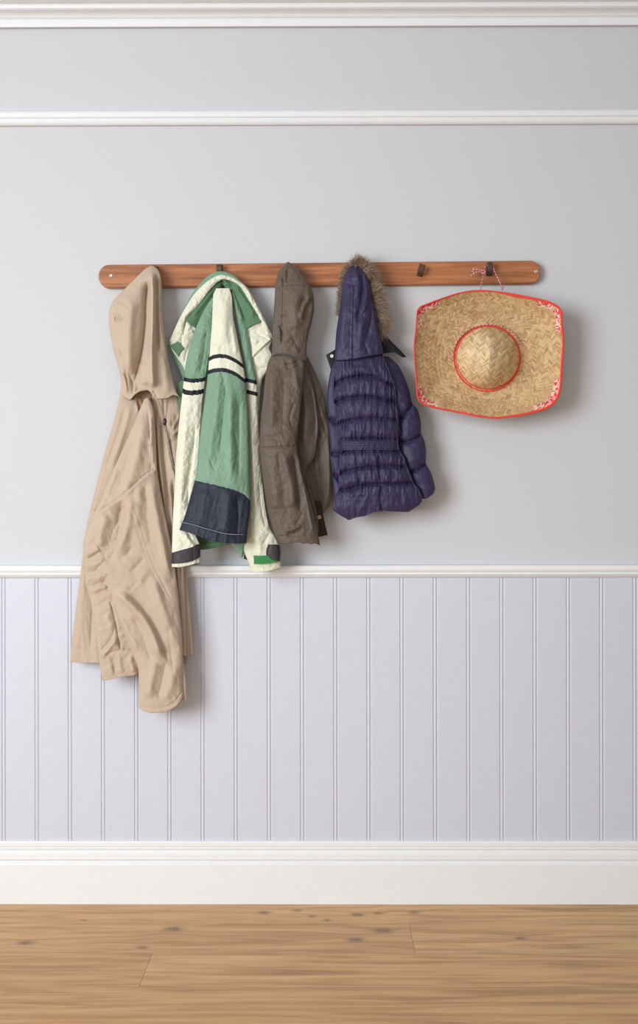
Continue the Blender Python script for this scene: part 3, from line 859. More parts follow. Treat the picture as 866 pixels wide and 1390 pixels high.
    cs = piece('cuff_strap', M_cuff, R, [(233, 750), (232.5, 765)], [(272.5, 740), (272, 756)], [(0, .129, .019, .004), (1, .129, .019, .004)], top=[(233, 749), (245, 748), (260, 744), (268, 740), (272.5, 742)],
               bottom=[(232.5, 765), (245, 764), (260, 761), (272, 755)], power=2.2, folds=[('c', [(262, 743), (263, 762)], 1, 1.2, 1, 0)], noise=[('f', 1, 12, 12, 0)], hem=False)
    cs['label'] = 'charcoal cuff strap'
    # right sleeve
    def mf_right(x, y, u, v):
        a = np.full(x.shape, G)
        yy = y - 4 * u
        a = np.where(yy > 512, BK, a); a = np.where(yy > 517.5, CR, a); a = np.where(yy > 528, BK, a); a = np.where(yy > 533.5, CR, a)
        return a
    piece('sleeve', MM, R,
          [(314, 396), (319, 420), (326, 460), (332, 500), (335, 540), (337, 590), (338, 640), (337, 700), (334, 730), (331, 746), (336, 760), (342.5, 777)],
          [(318, 396), (327, 422), (337, 455), (343, 490), (349, 520), (351, 560), (353, 610), (356, 650), (361, 690), (366, 715), (374, 728), (380, 745), (381.5, 770)],
          [(0, .056, .008, .008), (.2, .07, .014, .012), (.6, .082, .02, .018), (.85, .092, .024, .02), (1, .092, .022, .02)],
          bottom=[(342.5, 777), (355, 776.5), (368, 774), (381.5, 770)], matfn=mf_right,
          folds=[('r', [(340, 560), (345, 640), (348, 700)], 4, 4), ('c', [(352, 650), (355, 690), (362, 720)], 3, 4), ('r', [(350, 720), (352, 745), (356, 770)], 8, 4), ('c', [(337, 735), (346, 745), (350, 760)], 3, 3), ('c', [(366, 722), (360, 735), (352, 742)], 2, 3)],
          noise=[('r', 3.2, 8, 14, 10, 4), ('f', 2, 6, 12, 20, 6), ('r', 1.6, 4, 6, 40, 9)], fine=1.15)
    p = piece('cuff_strap', M_velcro, R, [(344, 754), (344.5, 765.5)], [(380, 752), (381, 761)], [(0, .106, .019, .003), (1, .106, .019, .003)], power=3.5, hem=False,
              top=[(344, 754), (362, 755), (380, 753)], bottom=[(344.5, 765.5), (362, 764.5), (381, 760)])
    p['label'] = 'bright green hook-and-loop strip'
    p = piece('cuff_tab', M_cuff, R, [(364, 739), (361.5, 746), (361.5, 754), (367, 759)], [(376, 739), (380, 741), (381, 752), (380.5, 762)], [(0, .113, .016, .003), (1, .113, .016, .003)], power=2.4, hem=False)
    p['label'] = 'black cuff tab'
    piece('cuff_tab', M_black, R, [(332, 745), (331, 758)], [(338, 745), (337, 760)], [(0, .08, .006, .004), (1, .08, .006, .004)])
    # lining and far hem, seen below the navy hem
    p = piece('lining', M_greend, R, [(262, 690), (262, 715), (269, 735), (272, 746)], [(335, 690), (336, 715), (330, 728), (316, 736)], [(0, .07, .01, .008), (1, .07, .012, .01)],
          bottom=[(272, 746), (285, 744.5), (300, 741.5), (316, 736)], folds=[('r', [(272, 740), (295, 738), (316, 731)], 3, 4, 1, 0)], noise=[('f', 2, 10, 6, 0)])
    p['label'] = 'dark green lining'
    piece('lining', M_green, R, [(312, 700), (312, 735), (319, 745), (326, 754)], [(336, 700), (337, 735), (333, 745), (329, 757)], [(0, .074, .01, .008), (1, .076, .01, .008)],
          bottom=[(326, 754), (327, 756), (329, 757)], noise=[('r', 2.4, 6, 6, 0, 4)])
    # main body
    def mf_body(x, y, u, v):
        k = 4.5 * (2 * u - 1.0) ** 2 * 0
        arc = np.interp(x, [283, 290, 298, 306, 314, 322, 330], [484.5, 481, 479.5, 480, 483, 487.5, 493.5])
        q = y - arc
        a = np.full(x.shape, CR)
        a = np.where(q > 0, BK, a); a = np.where(q > 5.5, CR, a)
        arc2 = np.interp(x, [281, 290, 298, 306, 314, 322, 333], [502.5, 499.5, 498.5, 499, 501.5, 505.5, 514])
        q2 = y - arc2
        a = np.where(q2 > 0, BK, a); a = np.where(q2 > 5.5, G, a)
        nv_ = np.interp(x, [260, 266, 285, 305, 320, 332, 341], [650, 652, 656, 661, 665, 671, 680])
        a = np.where(y > nv_, NV, a)
        return a
    piece('body', MM, R,
          [(294, 391), (290, 400), (289, 415), (288, 440), (286, 465), (284, 490), (281, 520), (276, 560), (271, 600), (267, 635), (264.5, 652), (259, 672), (252, 697), (243.5, 719)],
          [(312, 391), (315.5, 405), (317, 430), (322, 455), (327, 480), (331.5, 500), (335, 530), (337.5, 570), (338.5, 620), (339.5, 660), (340, 690), (337, 715), (335, 737)],
          [(0, .070, .006, .006), (.15, .085, .02, .02), (.5, .108, .032, .03), (.8, .130, .034, .03), (1, .146, .034, .03)],
          bottom=[(243.5, 719), (255, 722), (268, 727), (285, 733), (305, 736.5), (322, 737.5), (335, 737)], matfn=mf_body, power=2.2,
          folds=[('r', [(303, 400), (304, 430), (303, 470)], 7, 4), ('c', [(294, 440), (293, 470)], 4, 3), ('r', [(316, 440), (322, 480)], 3, 3),
                 ('r', [(300, 510), (293, 560), (287, 600), (282, 640)], 6, 5), ('c', [(306, 515), (306, 540), (302, 580), (298, 620)], 3, 4), ('r', [(314, 520), (313, 570), (314, 620), (316, 660)], 6, 6),
                 ('c', [(325, 540), (325, 600), (324, 650)], 5, 6), ('c', [(300, 505), (304, 516), (300, 524)], 2, 3), ('c', [(275, 605), (284, 622), (292, 640)], 1.6, 3), ('c', [(317, 580), (323, 610), (318, 640)], 2, 3),
                 ('r', [(312, 660), (310, 690), (307, 730)], 8, 5), ('c', [(322, 670), (324, 700), (322, 735)], 6, 5), ('r', [(280, 660), (276, 690), (268, 720)], 12, 3),
                 ('c', [(264, 652), (285, 655.5), (305, 660.5), (320, 664.5), (332, 670.5), (341, 680)], 1.0, 2.2, 1, 0), ('c', [(247, 708.5), (268, 713), (285, 719), (305, 724), (320, 725.5), (336, 725)], .8, 2, 1, 0)],
          noise=[('r', 2.6, 13, 30, 12, 1), ('f', 2.4, 8, 20, 8, 2), ('r', 1.0, 5, 8, 40, 9)], fine=1.3)
    tube('hem_stitching', M_thread, R, [(249, 709.5, .160), (256, 710.5, .170), (266, 713, .176), (280, 717.5, .181), (305, 724, .184), (320, 725.5, .181), (330, 725.3, .170)], .0007, 6)
    # hanging loop near the hook
    tube('hanging_loop', M_greend, R, [(292, 381, .066), (297, 378, .070), (304, 380, .070), (309, 385, .072), (306, 388, .073)], .0018, 8)
green_jacket()

# ------------------------------------------------------------------ brown waxed jacket
def brown_jacket():
    global RS
    RS = 2.0
    R = garment_root('waxed_jacket', 394, 360, .045, "dark brown waxed hooded jacket between the green jacket and the purple coat", 'jacket')
    # far sleeve at right
    piece('back_panel', M_brown, R,
          [(372, 480), (362, 500), (357, 540), (356, 600), (362, 660), (385, 720), (420, 724)], [(418, 484), (428, 505), (436, 528), (440, 560), (440, 600), (440, 650), (438, 690)],
          [(0, .032, .010, .015), (.5, .034, .012, .02), (1, .034, .012, .02)], noise=[('f', 3, 10, 40, 0)])
    HF = piece('hem_flap', M_brownd, R, [(415, 680), (424, 700), (430, 729)], [(436, 680), (440, 705), (445, 726)], [(0, .052, .006, .006), (1, .052, .007, .006)], bottom=[(430, 729), (438, 727.5), (445, 726)],
          folds=[('c', [(425, 722), (444, 719)], .8, 1.4, 1, 0)])
    piece('sleeve', M_brown, R,
          [(408, 488), (416, 520), (423, 560), (426, 590), (424, 620), (428, 650), (431, 680), (432, 694)], [(418, 486), (427, 503), (436, 525), (442, 550), (446, 575), (449, 600), (452, 640), (452, 668), (448, 684), (441, 695)],
          [(0, .040, .01, .01), (.4, .038, .012, .014), (1, .040, .012, .014)], bottom=[(432, 694), (436, 696), (441, 695)],
          folds=[('c', [(424, 520), (434, 560), (444, 590)], 1.6, 5), ('r', [(420, 510), (430, 545), (440, 575)], 4, 4), ('r', [(446, 590), (447, 640), (446, 680)], 3, 4), ('c', [(425, 587), (432, 590), (436, 588)], 1.5, 4), ('c', [(432, 600), (437, 650), (437, 690)], 3, 4)],
          noise=[('f', 3, 7, 24, 10), ('r', 1.6, 7, 9, 0)])
    # front facing, between
    piece('front_panel', M_brown, R,
          [(400, 486), (402, 540), (402, 600), (406, 640), (412, 670), (424, 712), (430, 726)], [(412, 486), (424, 520), (431, 560), (432, 590), (427, 620), (416, 640), (424, 670), (431, 700), (433, 722)],
          [(0, .062, .01, .01), (.4, .066, .014, .012), (1, .066, .012, .01)],
          folds=[('r', [(410, 510), (416, 560), (414, 610)], 6, 5), ('c', [(421, 520), (428, 560), (427, 600)], 4, 3), ('c', [(412, 642), (420, 680), (429, 715)], 1.6, 4)],
          noise=[('f', 3, 9, 22, 10, 3), ('r', 1.4, 7, 9, 0)])
    # main front with sleeve, lit
    piece('body', M_brown, R,
          [(371, 479), (364, 492), (360, 515), (357, 545), (354, 570), (353, 590), (352.5, 608), (355, 635), (359, 665), (364, 695), (372, 722), (380, 737)],
          [(413, 482), (413, 505), (410, 540), (407, 570), (405, 588), (404, 606), (408, 628), (414, 652), (421, 678), (427, 703), (431, 722), (435, 740)],
          [(0, .084, .018, .02), (.2, .104, .026, .02), (.5, .118, .034, .02), (1, .118, .032, .018)],
          bottom=[(380, 737), (390, 737.5), (400, 736.5), (408, 736.5), (412, 738), (417, 737), (422, 738.5), (428, 737.5), (435, 740)], power=2.3,
          folds=[('c', [(353, 591), (372, 590), (395, 584), (405, 585)], .9, 2.2, 1, 0), ('c', [(353, 608), (372, 607), (395, 606), (405, 606)], .9, 2.6, 1, 0), ('b', [(353, 599), (372, 598.5), (405, 596)], 8, 1.0, 1, 0),
                 ('r', [(374, 495), (370, 540), (368, 585)], 7, 5), ('c', [(386, 505), (385, 540), (384, 580)], 7, 3), ('r', [(393, 485), (400, 500), (405, 530)], 4, 4), ('c', [(386, 494), (397, 494), (408, 489)], 1.6, 4), ('c', [(388, 499), (398, 500), (409, 494)], 1.4, 3),
                 ('r', [(384, 612), (392, 640), (397, 665), (397, 695)], 6, 6), ('c', [(398, 612), (402, 640), (406, 670), (408, 700)], 3.4, 7), ('r', [(405, 625), (414, 660), (422, 700), (428, 730)], 3, 4), ('c', [(414, 650), (420, 685), (428, 720)], 1.5, 3),
                 ('r', [(368, 620), (372, 660), (378, 700)], 8, 4), ('c', [(378, 612), (380, 640)], 2, 2.4), ('r', [(386, 722), (398, 718), (410, 712)], 2.6, 4), ('c', [(388, 727), (400, 724), (412, 718)], 1.8, 4), ('c', [(400, 715), (408, 702), (412, 690)], 2, 3),
                 ('c', [(362, 692), (385, 690), (405, 688)], 3, 1.6), ('c', [(380, 728), (400, 727.5), (420, 728), (433, 731)], .8, 1.8, 1, 0), ('c', [(400, 545), (394, 565), (397, 582)], 2, 2.6), ('c', [(404, 520), (397, 540)], 2, 2)],
          noise=[('f', 4, 14, 34, 4), ('r', 2.4, 11, 13, 20, 3), ('r', 1.2, 4, 7, -20, 5)], fine=1.15,
          relief=lambda x, y, u, v: 1.8 * (vnoise(x / 2.2, y / 9.0) - .5) * sstep(11, 8, np.abs(y - 598)) * sstep(362, 372, x))
    piece('hood', M_brown, R,
          [(388, 357.5), (381, 365), (376.5, 376), (374, 392), (373, 410), (371.5, 430), (370.5, 450), (370, 470), (369, 484)],
          [(395, 356.8), (403, 362), (412, 374), (420, 386), (425.5, 397), (427, 410), (426.5, 424), (423, 440), (419, 455), (416.5, 470), (417, 489)],
          [(0, .058, .007, .004), (.1, .070, .016, .014), (.2, .076, .02, .02), (.5, .084, .030, .03), (1, .086, .026, .028)], top=[(388, 357.5), (391.5, 355.5), (395, 356.8)],
          bottom=[(369, 484), (375, 480), (385, 479.5), (398, 482.5), (409, 487), (417, 489)], power=2.2,
          folds=[('c', [(375, 391), (385, 387.5), (400, 386), (421, 389)], .9, 2.4, 1, 0), ('s', [(375, 391), (385, 387.5), (400, 386), (421, 389)], 6, 1.8, -1, 0),
                 ('c', [(385, 372), (385, 400), (384, 430), (382, 470)], .9, 2.4, 1, .05), ('c', [(380.5, 385), (380, 420), (378, 475)], .7, 1.4, 1, .05), ('c', [(391, 364), (391, 376), (388, 384)], 3, 4), ('r', [(378, 372), (381, 384)], 2.4, 2.4),
                 ('r', [(403, 392), (402, 420), (401, 450)], 7, 4), ('r', [(423, 400), (412, 418), (409, 436)], 3, 4), ('c', [(417, 402), (409, 414), (410, 426)], 2.2, 3.4), ('c', [(380, 440), (383, 452), (384, 466)], 1.6, 4), ('r', [(378, 440), (381, 455)], 1.6, 3),
                 ('c', [(390, 466), (398, 460), (404, 470)], 1.6, 3), ('c', [(380, 430), (388, 428), (392, 431)], 1.2, 2.4), ('r', [(398, 470), (406, 478)], 3, 3)],
          noise=[('f', 3, 12, 28, 0), ('r', 2.2, 9, 12, 10, 3), ('r', 1.2, 4, 8, -20, 5)], fine=1.2)
    tube('hood_binding', M_brown, R, [(369.5, 484, .093), (375, 481, .107), (385, 480.6, .112), (398, 483.2, .112), (409, 487.6, .107), (416, 489.5, .096)], .0012, 8, flat=.8)
    b = lathe_button('button', M_brass, R, 433.5, 702, .0595, .0056)
    b['label'] = 'round brass snap button'
    b.parent = HF; b.matrix_parent_inverse = Matrix.Identity(4)
brown_jacket()

# ------------------------------------------------------------------ purple puffer coat
def puffer():
    global RS
    RS = 1.4
    R = garment_root('puffer_coat', 482, 360, .045, "dark purple quilted puffer coat with fur-trimmed hood hanging beside the straw hat", 'coat')
    rng = np.random.RandomState(3)
    def gath(seams, amp=3.4, sx=3.4, sy=13, reach=7, seed=0):
        def fn(x, y, u, v):
            dmin = np.full(x.shape, 99.0)
            for sm in seams:
                s, _ = poly_dist(x, y, sm)
                dmin = np.minimum(dmin, np.abs(s))
            g = creased(x / sx + seed, y / sy, 2) - .35
            w = (0.35 + np.exp(-dmin / reach))
            quilt = -11.5 * np.exp(-dmin / 2.8) - 2.0 * np.exp(-dmin / .8)
            return quilt + amp * g * 2 * w
        return fn
    # far sleeve at left
    sl = [[(445, 568), (458, 574)], [(446, 616), (470, 618)], [(448, 640), (460, 650), (468, 654)]]
    piece('sleeve', M_purple, R,
          [(455, 488), (450, 500), (446, 520), (444.5, 540), (446, 560), (446, 569), (447, 590), (449, 612), (448.5, 620), (452, 650), (453, 680), (453.5, 690)],
          [(470, 488), (470, 530), (470, 600), (472, 690)],
          [(0, .07, .012, .008), (.5, .085, .014, .010), (1, .085, .014, .010)], relief=gath(sl, 1.6), noise=[('f', 2, 8, 14, 0)])
    # near sleeve at right
    sr = [[(536, 571), (548, 566), (561, 547)], [(540, 599), (555, 600), (572, 591)], [(556, 641), (568, 638), (580, 629)]]
    piece('sleeve', M_purple, R,
          [(514, 484), (520, 510), (528, 545), (536, 580), (541, 610), (552, 640), (562, 662), (573, 677)],
          [(528, 484), (540, 495), (549, 511), (556, 530), (559.5, 546), (567, 556), (571.5, 572), (572, 588), (577, 600), (579, 615), (578.5, 629), (585, 641), (589.5, 655), (591, 664), (588, 671), (583, 674.5)],
          [(0, .055, .012, .012), (.3, .068, .028, .026), (.7, .075, .032, .03), (1, .072, .026, .024)],
          bottom=[(573, 677), (578, 677), (583, 674.5)], relief=gath(sr, 1.6, 6, 10, 8, 4), noise=[('f', 4, 14, 14, 30), ('r', 2.2, 12, 9, 35, 2)],
          folds=[('c', [(548, 556), (542, 575), (546, 590)], 2, 5), ('r', [(536, 520), (546, 545)], 5, 3)], fine=1.1, power=2.0)
    # body
    sb = [[(446, 528), (458, 520), (474, 513), (492, 510.5), (508, 512), (524, 519), (535, 524)], [(453, 548), (470, 541.5), (490, 539), (508, 539.5), (524, 543), (538, 546)],
          [(455, 577), (470, 572), (490, 568.5), (510, 568), (526, 569.5), (540, 571)], [(462, 600), (480, 597), (505, 595.5), (520, 597), (541, 599)], [(464, 614), (480, 612), (505, 611), (522, 612.5), (544, 613)],
          [(463, 642), (475, 639), (495, 635.5), (515, 634), (535, 634), (552, 634.5)], [(459, 665), (475, 664), (495, 659), (515, 657.5), (535, 657), (560, 656.5)]]
    g = gath(sb, 5.6, 4.4, 17, 8, 9)
    def rel(x, y, u, v):
        r = g(x, y, u, v)
        # smocked waistband
        m = sstep(8.5, 5.5, np.abs(y - 604.5))
        band = -4.0 + 1.0 * np.sin((y - 596) * 2 * PI / 3.6) + 1.2 * (vnoise(x / 1.8, y / 5) - .5)
        return r * (1 - m) + band * m
    piece('body', M_purple, R,
          [(458, 474), (456, 486), (454, 500), (453, 522), (453, 545), (457, 552), (457, 572), (460, 580), (462, 598), (465, 612), (461, 620), (461, 640), (459, 652), (460, 664), (454, 676), (452, 690), (458, 697), (473, 706)],
          [(517, 472), (521, 484), (530, 505), (536, 522), (538, 535), (538, 546), (541, 558), (541, 570), (542, 585), (541, 598), (543, 612), (550, 622), (553, 634), (558, 645), (562, 656), (569, 664), (573, 674), (571, 684), (555, 695)],
          [(0, .085, .010, .02), (.06, .09, .018, .03), (.2, .10, .03, .035), (.5, .108, .034, .035), (.8, .108, .036, .035), (1, .10, .026, .03)],
          bottom=[(473, 706), (484, 702), (496, 700), (508, 695), (518, 693.5), (530, 694), (542, 694.5), (555, 695)], relief=rel, power=2.1, edge=.03,
          folds=[('c', [(519, 658), (517, 675), (519, 694)], 1.6, 8, 1, .05), ('c', [(498, 674), (500, 688), (499, 700)], 1.0, 2.5), ('c', [(484, 674), (498, 674)], 1, 2.5), ('c', [(484, 612), (487, 650), (490, 662)], 1.6, 5), ('c', [(515, 612), (516, 640), (518, 660)], 1.8, 6)],
          noise=[('f', 3, 12, 14, 0), ('r', 1.8, 6, 12, 10, 2)], fine=1.35)
    # chin flap behind hood, right
    piece('collar_flap', M_ink, R, [(516, 446), (518, 462), (520, 480)], [(520, 450), (532, 464), (545, 477), (552, 484.5)], [(0, .062, .004, .004), (1, .060, .005, .004)], bottom=[(520, 480), (535, 478.5), (546, 484.5), (552, 484.5)],
          noise=[('f', 2, 10, 8, 0)])
    CT = piece('collar_tab', M_ink, R, [(443, 482), (447, 494), (450.5, 505)], [(456, 474), (456, 490), (456, 503)], [(0, .070, .004, .003), (1, .070, .004, .003)], power=5)
    for px, py in ((451, 483.5), (453.2, 498)):
        b = lathe_button('snap', M_white, R, px, py, .0735, .0048 if py < 490 else .0034)
        b['label'] = 'white press stud'
        b.parent = CT; b.matrix_parent_inverse = Matrix.Identity(4)
    # hood
    piece('hood', M_purple, R,
          [(479, 357.5), (473.5, 365), (468, 376), (465, 390), (462.5, 410), (460, 430), (457, 450), (455.5, 470), (454.5, 489)],
          [(484, 356.8), (490, 362), (497, 372), (502, 385), (504.5, 400), (508, 420), (513, 440), (517.5, 460), (521.5, 480)],
          [(0, .058, .007, .004), (.08, .070, .016, .014), (.16, .078, .02, .02), (.5, .092, .034, .036), (1, .098, .03, .035)],
          bottom=[(454.5, 489), (465, 488.5), (480, 487), (500, 483.5), (521.5, 480)], power=2.2,
          folds=[('c', [(474, 386), (477, 395), (476.5, 430), (475, 485)], .8, 3, 1, 0.03), ('c', [(481, 388), (480, 430), (479.5, 485)], .8, 3, 1, 0.03), ('b', [(478.5, 388), (478, 430), (477, 485)], 2.5, 1.4, 1, 0),
                 ('c', [(465, 386), (473, 384), (484, 390)], .9, 2.4), ('c', [(492, 368), (493, 392), (489, 420), (484, 440)], 3.2, 8), ('r', [(499, 385), (498, 405), (493, 425)], 4, 6), ('r', [(484, 365), (487, 385), (485, 405)], 4, 5),
                 ('c', [(506, 400), (505, 430), (498, 465)], 4, 6), ('r', [(495, 430), (490, 455), (488, 480)], 4, 4), ('c', [(495, 465), (499, 475), (500, 482)], 1.6, 4), ('r', [(511, 430), (514, 455), (514, 478)], 4, 3),
                 ('r', [(468, 400), (466, 440), (464, 480)], 5, 3), ('c', [(484, 440), (490, 430), (496, 424)], 1.4, 3)],
          noise=[('f', 3, 10, 26, 5), ('r', 2.2, 7, 12, 35, 3), ('r', 1.0, 3, 6, 0, 5)], fine=1.2,
          relief=lambda x, y, u, v: 2.4 * (vnoise(x / 9, y / 3.2) - .5) * np.exp(-np.abs(x - 478.5) / 4.5))
    # fur: thousands of fine tapering hairs rooted along the hood edge
    def fur(name, path, count, dirs, lmin, lmax, seed, spread=.5, dr=.012):
        rr = np.random.RandomState(seed)
        c = spline(path, 200)
        dd = np.array([(math.cos(math.radians(a)), -math.sin(math.radians(a)), o) for a, o in dirs])
        t = rr.rand(count)
        idx = (t * 199).astype(int)
        base = c[idx] + np.stack([rr.randn(count) * 2.0, rr.randn(count) * 1.5, rr.randn(count) * dr * .5], 1)
        tk = np.linspace(0, 1, len(dd))
        dirv = np.stack([np.interp(t, tk, dd[:, k]) for k in range(3)], 1)
        dirv += rr.randn(count, 3) * np.array([spread, spread, spread * .9])
        # clumps share direction
        cl = (t * 42).astype(int); cd = rr.randn(43, 3) * .38
        dirv += cd[cl]
        dirv /= np.linalg.norm(dirv, axis=1)[:, None]
        ln = lmin + (lmax - lmin) * rr.rand(count) ** 1.3
        if name == 'fur_trim' and lmax < 9: ln *= (1.25 - .95 * t)
        sag = rr.rand(count) * .28 + .08
        V = []; C = []
        K = 5
        B = np.stack(W(base[:, 0], base[:, 1], base[:, 2]), 1)
        dw = np.stack([dirv[:, 0], -dirv[:, 2], -dirv[:, 1]], 1)
        side = np.cross(dw, rr.randn(count, 3)); side /= np.linalg.norm(side, axis=1)[:, None]
        side2 = np.cross(dw, side)
        w0 = .00032 + .00022 * rr.rand(count)
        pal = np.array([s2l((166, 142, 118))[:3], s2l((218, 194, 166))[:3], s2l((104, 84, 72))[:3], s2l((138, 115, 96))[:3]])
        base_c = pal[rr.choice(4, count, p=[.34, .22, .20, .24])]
        for k in range(K):
            f = k / (K - 1)
            ctr = B + dw * (ln * .002 * f)[:, None] + side * (ln * .002 * sag * f * f)[:, None]
            ctr[:, 2] -= ln * .002 * .18 * f * f
            wv = w0 * (1 - f * .86)
            for a in range(3):
                an = a * 2 * PI / 3
                V.append(ctr + (side * math.cos(an) + side2 * math.sin(an)) * wv[:, None])
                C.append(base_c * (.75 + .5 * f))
        V = np.stack(V, 1); C = np.stack(C, 1)
        V[:, :, 1] = np.minimum(V[:, :, 1], -0.0245)
        nearhook = (np.abs(V[:, :, 0] - (484 - CX) * .002) < .016) & (V[:, :, 2] > ZC + (CY - 378) * .002)
        V[:, :, 1] = np.where(nearhook, np.minimum(V[:, :, 1], -.0475), V[:, :, 1])
        i0 = np.arange(count)[:, None] * (3 * K)
        fs = []
        for k in range(K - 1):
            for a in range(3):
                fs.append(i0 + np.array([[k*3 + a, k*3 + (a+1) % 3, (k+1)*3 + (a+1) % 3, (k+1)*3 + a]]))
        o = link_mesh(name, V.reshape(-1, 3), [np.vstack(fs)], M_fur, smooth=True, colors=C.reshape(-1, 3))
        attach(o, R)
        return o
    f = fur('fur_trim', [(482, 358, .064), (490, 362, .066), (498, 371, .066), (503, 383, .064), (507, 398, .066), (511, 414, .068), (515, 430, .068), (518, 446, .066)], 9000,
        [(80, .1), (45, .1), (30, .2), (20, .2), (10, .2), (-5, .2), (-30, .2), (-70, .1)], 6, 20, 1, .38)
    f['label'] = 'grey-brown fur trim'
    f = fur('fur_trim', [(486, 358, .064), (478, 359, .062), (471, 367, .058), (466, 378, .056), (463, 394, .052), (461, 412, .052), (459, 428, .052)], 2600,
        [(95, .1), (125, .1), (150, .1), (165, .1), (185, .1), (215, .1), (235, .1)], 3, 8, 2, .32)
    f['label'] = 'grey-brown fur trim'
puffer()

# ------------------------------------------------------------------ straw sombrero
def sombrero():
    R = garment_root('straw_sombrero', 664, 365, .045, 'woven straw sombrero with red-edged squarish brim hanging by its cord from the rack', 'hat')
    out = [(566.5, 424), (570, 417.5), (577, 414), (600, 405.5), (622, 398.5), (641, 395), (662, 394.8), (682, 397.5), (705, 402), (727, 406), (746, 411), (757, 417), (762, 423), (763, 440), (765, 465), (763, 495), (761, 525), (757, 540),
           (748, 551), (735, 557), (712, 563), (692, 566), (675, 568), (652, 566), (630, 561.5), (600, 556), (580, 551), (569.5, 545), (566.5, 535), (565, 515), (563, 490), (562.5, 468), (565, 445)]
    nth, nr = 900, 130
    oc = spline(out, 4000, True)
    cx, cy = 662.5, 486.0
    ang = np.arctan2(oc[:, 1] - cy, oc[:, 0] - cx)
    o_ = np.argsort(ang)
    th = np.linspace(-PI, PI, nth, endpoint=False)
    rad = np.interp(th, ang[o_], np.hypot(oc[:, 0] - cx, oc[:, 1] - cy)[o_], period=2 * PI)
    TH = th[:, None]; t = np.linspace(0, 1, nr)[None, :]
    rc = 43.0
    RR = rc - 2 + (rad[:, None] - rc + 2) * t
    px = cx + RR * np.cos(TH); py = cy + RR * np.sin(TH)
    # brim turns up towards the room at its edge
    bowl = .044 + .060 * np.clip((t - .12) / .88, 0, 1) ** 1.8 + .004 * np.cos(2 * TH) * t
    bowl = bowl + .004 * np.exp(-((t - 0) / .1) ** 2)
    corner = np.clip((RR - 96) / 30, 0, 1)
    d = bowl + .012 * corner * t - .002 * np.sin(TH * 3 + 1) * t
    # weave: concentric bands of slanting splints
    rs = np.random.RandomState(11)
    def weave(coord_r, coord_s, bw, sw, seed, nwrap=None):
        band = np.floor(coord_r / bw); fb = coord_r / bw - band
        sgn = np.where(band % 2 == 0, 1.0, -1.0)
        q = coord_s / sw + sgn * fb * (bw / sw) * .9 + band * .37
        if nwrap is not None:
            q = np.mod(q, nwrap)
        si = np.floor(q); fs = q - si
        h = np.sin(PI * np.clip(fs, 0, 1)) ** .6 * (0.35 + .65 * np.sin(PI * np.clip(fb, 0.02, .98)) ** .5)
        key = (np.floor(si).astype(int) * 7 + band.astype(int) * 131 + seed) % 4096
        tab = np.random.RandomState(seed).rand(4096)
        return h, tab[key], np.random.RandomState(seed + 1).rand(4096)[key], fs
    Rn = 0.45 * RR + 0.55 * (rc + (t * 62))       # bands follow the brim's outline only partly
    bw, sw = 5.6, 2.4
    band = np.floor(Rn / bw)
    nw = np.round(2 * PI * (RR.mean(0)[None, :] + 0 * RR) / sw)
    bandR = (band + .5) * bw
    nwb = np.round(2 * PI * bandR * 1.08 / sw)
    s_coord = (TH + PI) / (2 * PI) * nwb * sw
    h, c1, c2, fs = weave(Rn, s_coord, bw, sw, 5)
    big = fbm(px / 22 + 3, py / 22, 3)
    d = d + (h - .5) * .0022 + big * .008
    A = np.array(s2l((224, 190, 144))[:3]); B_ = np.array(s2l((170, 128, 84))[:3]); Cc = np.array(s2l((204, 180, 130))[:3])
    k1 = c1[..., None]; k2 = c2[..., None]
    colr = A * (1 - k1) + B_ * k1
    colr = colr * (1 - .35 * k2) + Cc * .35 * k2
    gap = np.clip((np.abs(fs - .5) - .40) / .1, 0, 1)[..., None]
    colr = colr * (1 - .42 * gap)
    # pink and white corner weaving
    edge_d = (rad[:, None] - RR)
    cm = np.zeros(px.shape)
    for (qx, qy, rr_) in ((566, 416, 34), (764, 416, 40), (764, 556, 46), (564, 552, 34)):
        cm = np.maximum(cm, sstep(rr_, rr_ - 7, np.hypot(px - qx, py - qy)))
    cm = cm * sstep(10.5, 9.0, edge_d + 0 * px)
    st = np.floor((px + py) / 1.7)
    pk = np.where((np.random.RandomState(2).rand(5000)[(st.astype(int) * 31 + np.floor((px - py) / 4.1 + .5 * (st % 2)).astype(int) * 7) % 5000]) > .52, 1.0, 0.0)[..., None]
    pink = np.array(s2l((214, 62, 88))[:3]) * pk + np.array(s2l((226, 206, 176))[:3]) * (1 - pk)
    colr = colr * (1 - cm[..., None]) + pink * cm[..., None]
    th_ = .0022
    F = np.stack(W(px, py, d), -1).reshape(-1, 3)
    Bk = np.stack(W(px, py, d - th_), -1).reshape(-1, 3)
    n0 = nth * nr
    i = np.arange(nth)[:, None]; j = np.arange(nr - 1)[None, :]; i2 = (i + 1) % nth
    q = np.stack([i*nr + j, i*nr + j + 1, i2*nr + j + 1, i2*nr + j], -1).reshape(-1, 4)
    qb = q[:, ::-1] + n0
    ii = np.arange(nth); ii2 = (ii + 1) % nth
    qe = np.stack([ii*nr + nr - 1, n0 + ii*nr + nr - 1, n0 + ii2*nr + nr - 1, ii2*nr + nr - 1], -1)
    qi = np.stack([ii*nr, ii2*nr, n0 + ii2*nr, n0 + ii*nr], -1)
    cc = colr.reshape(-1, 3)
    o = link_mesh('brim', np.vstack([F, Bk]), [q, qb, qe, qi], M_straw, colors=np.vstack([cc, cc * .9]))
    attach(o, R)
    # crown: a tall rounded cone pinched to a ridge
    nr2, nt2 = 120, 420
    th2 = np.linspace(-PI, PI, nt2, endpoint=False)[:, None]; s = np.linspace(0.0, 1, nr2)[None, :]
    r2 = np.sin(s * PI / 2)        # 0 apex -> 1 base
    hgt = .100 * (.55 * (1 - r2 ** 2.2) + .45 * np.sqrt(np.clip(1 - r2 ** 2, 0, 1)))
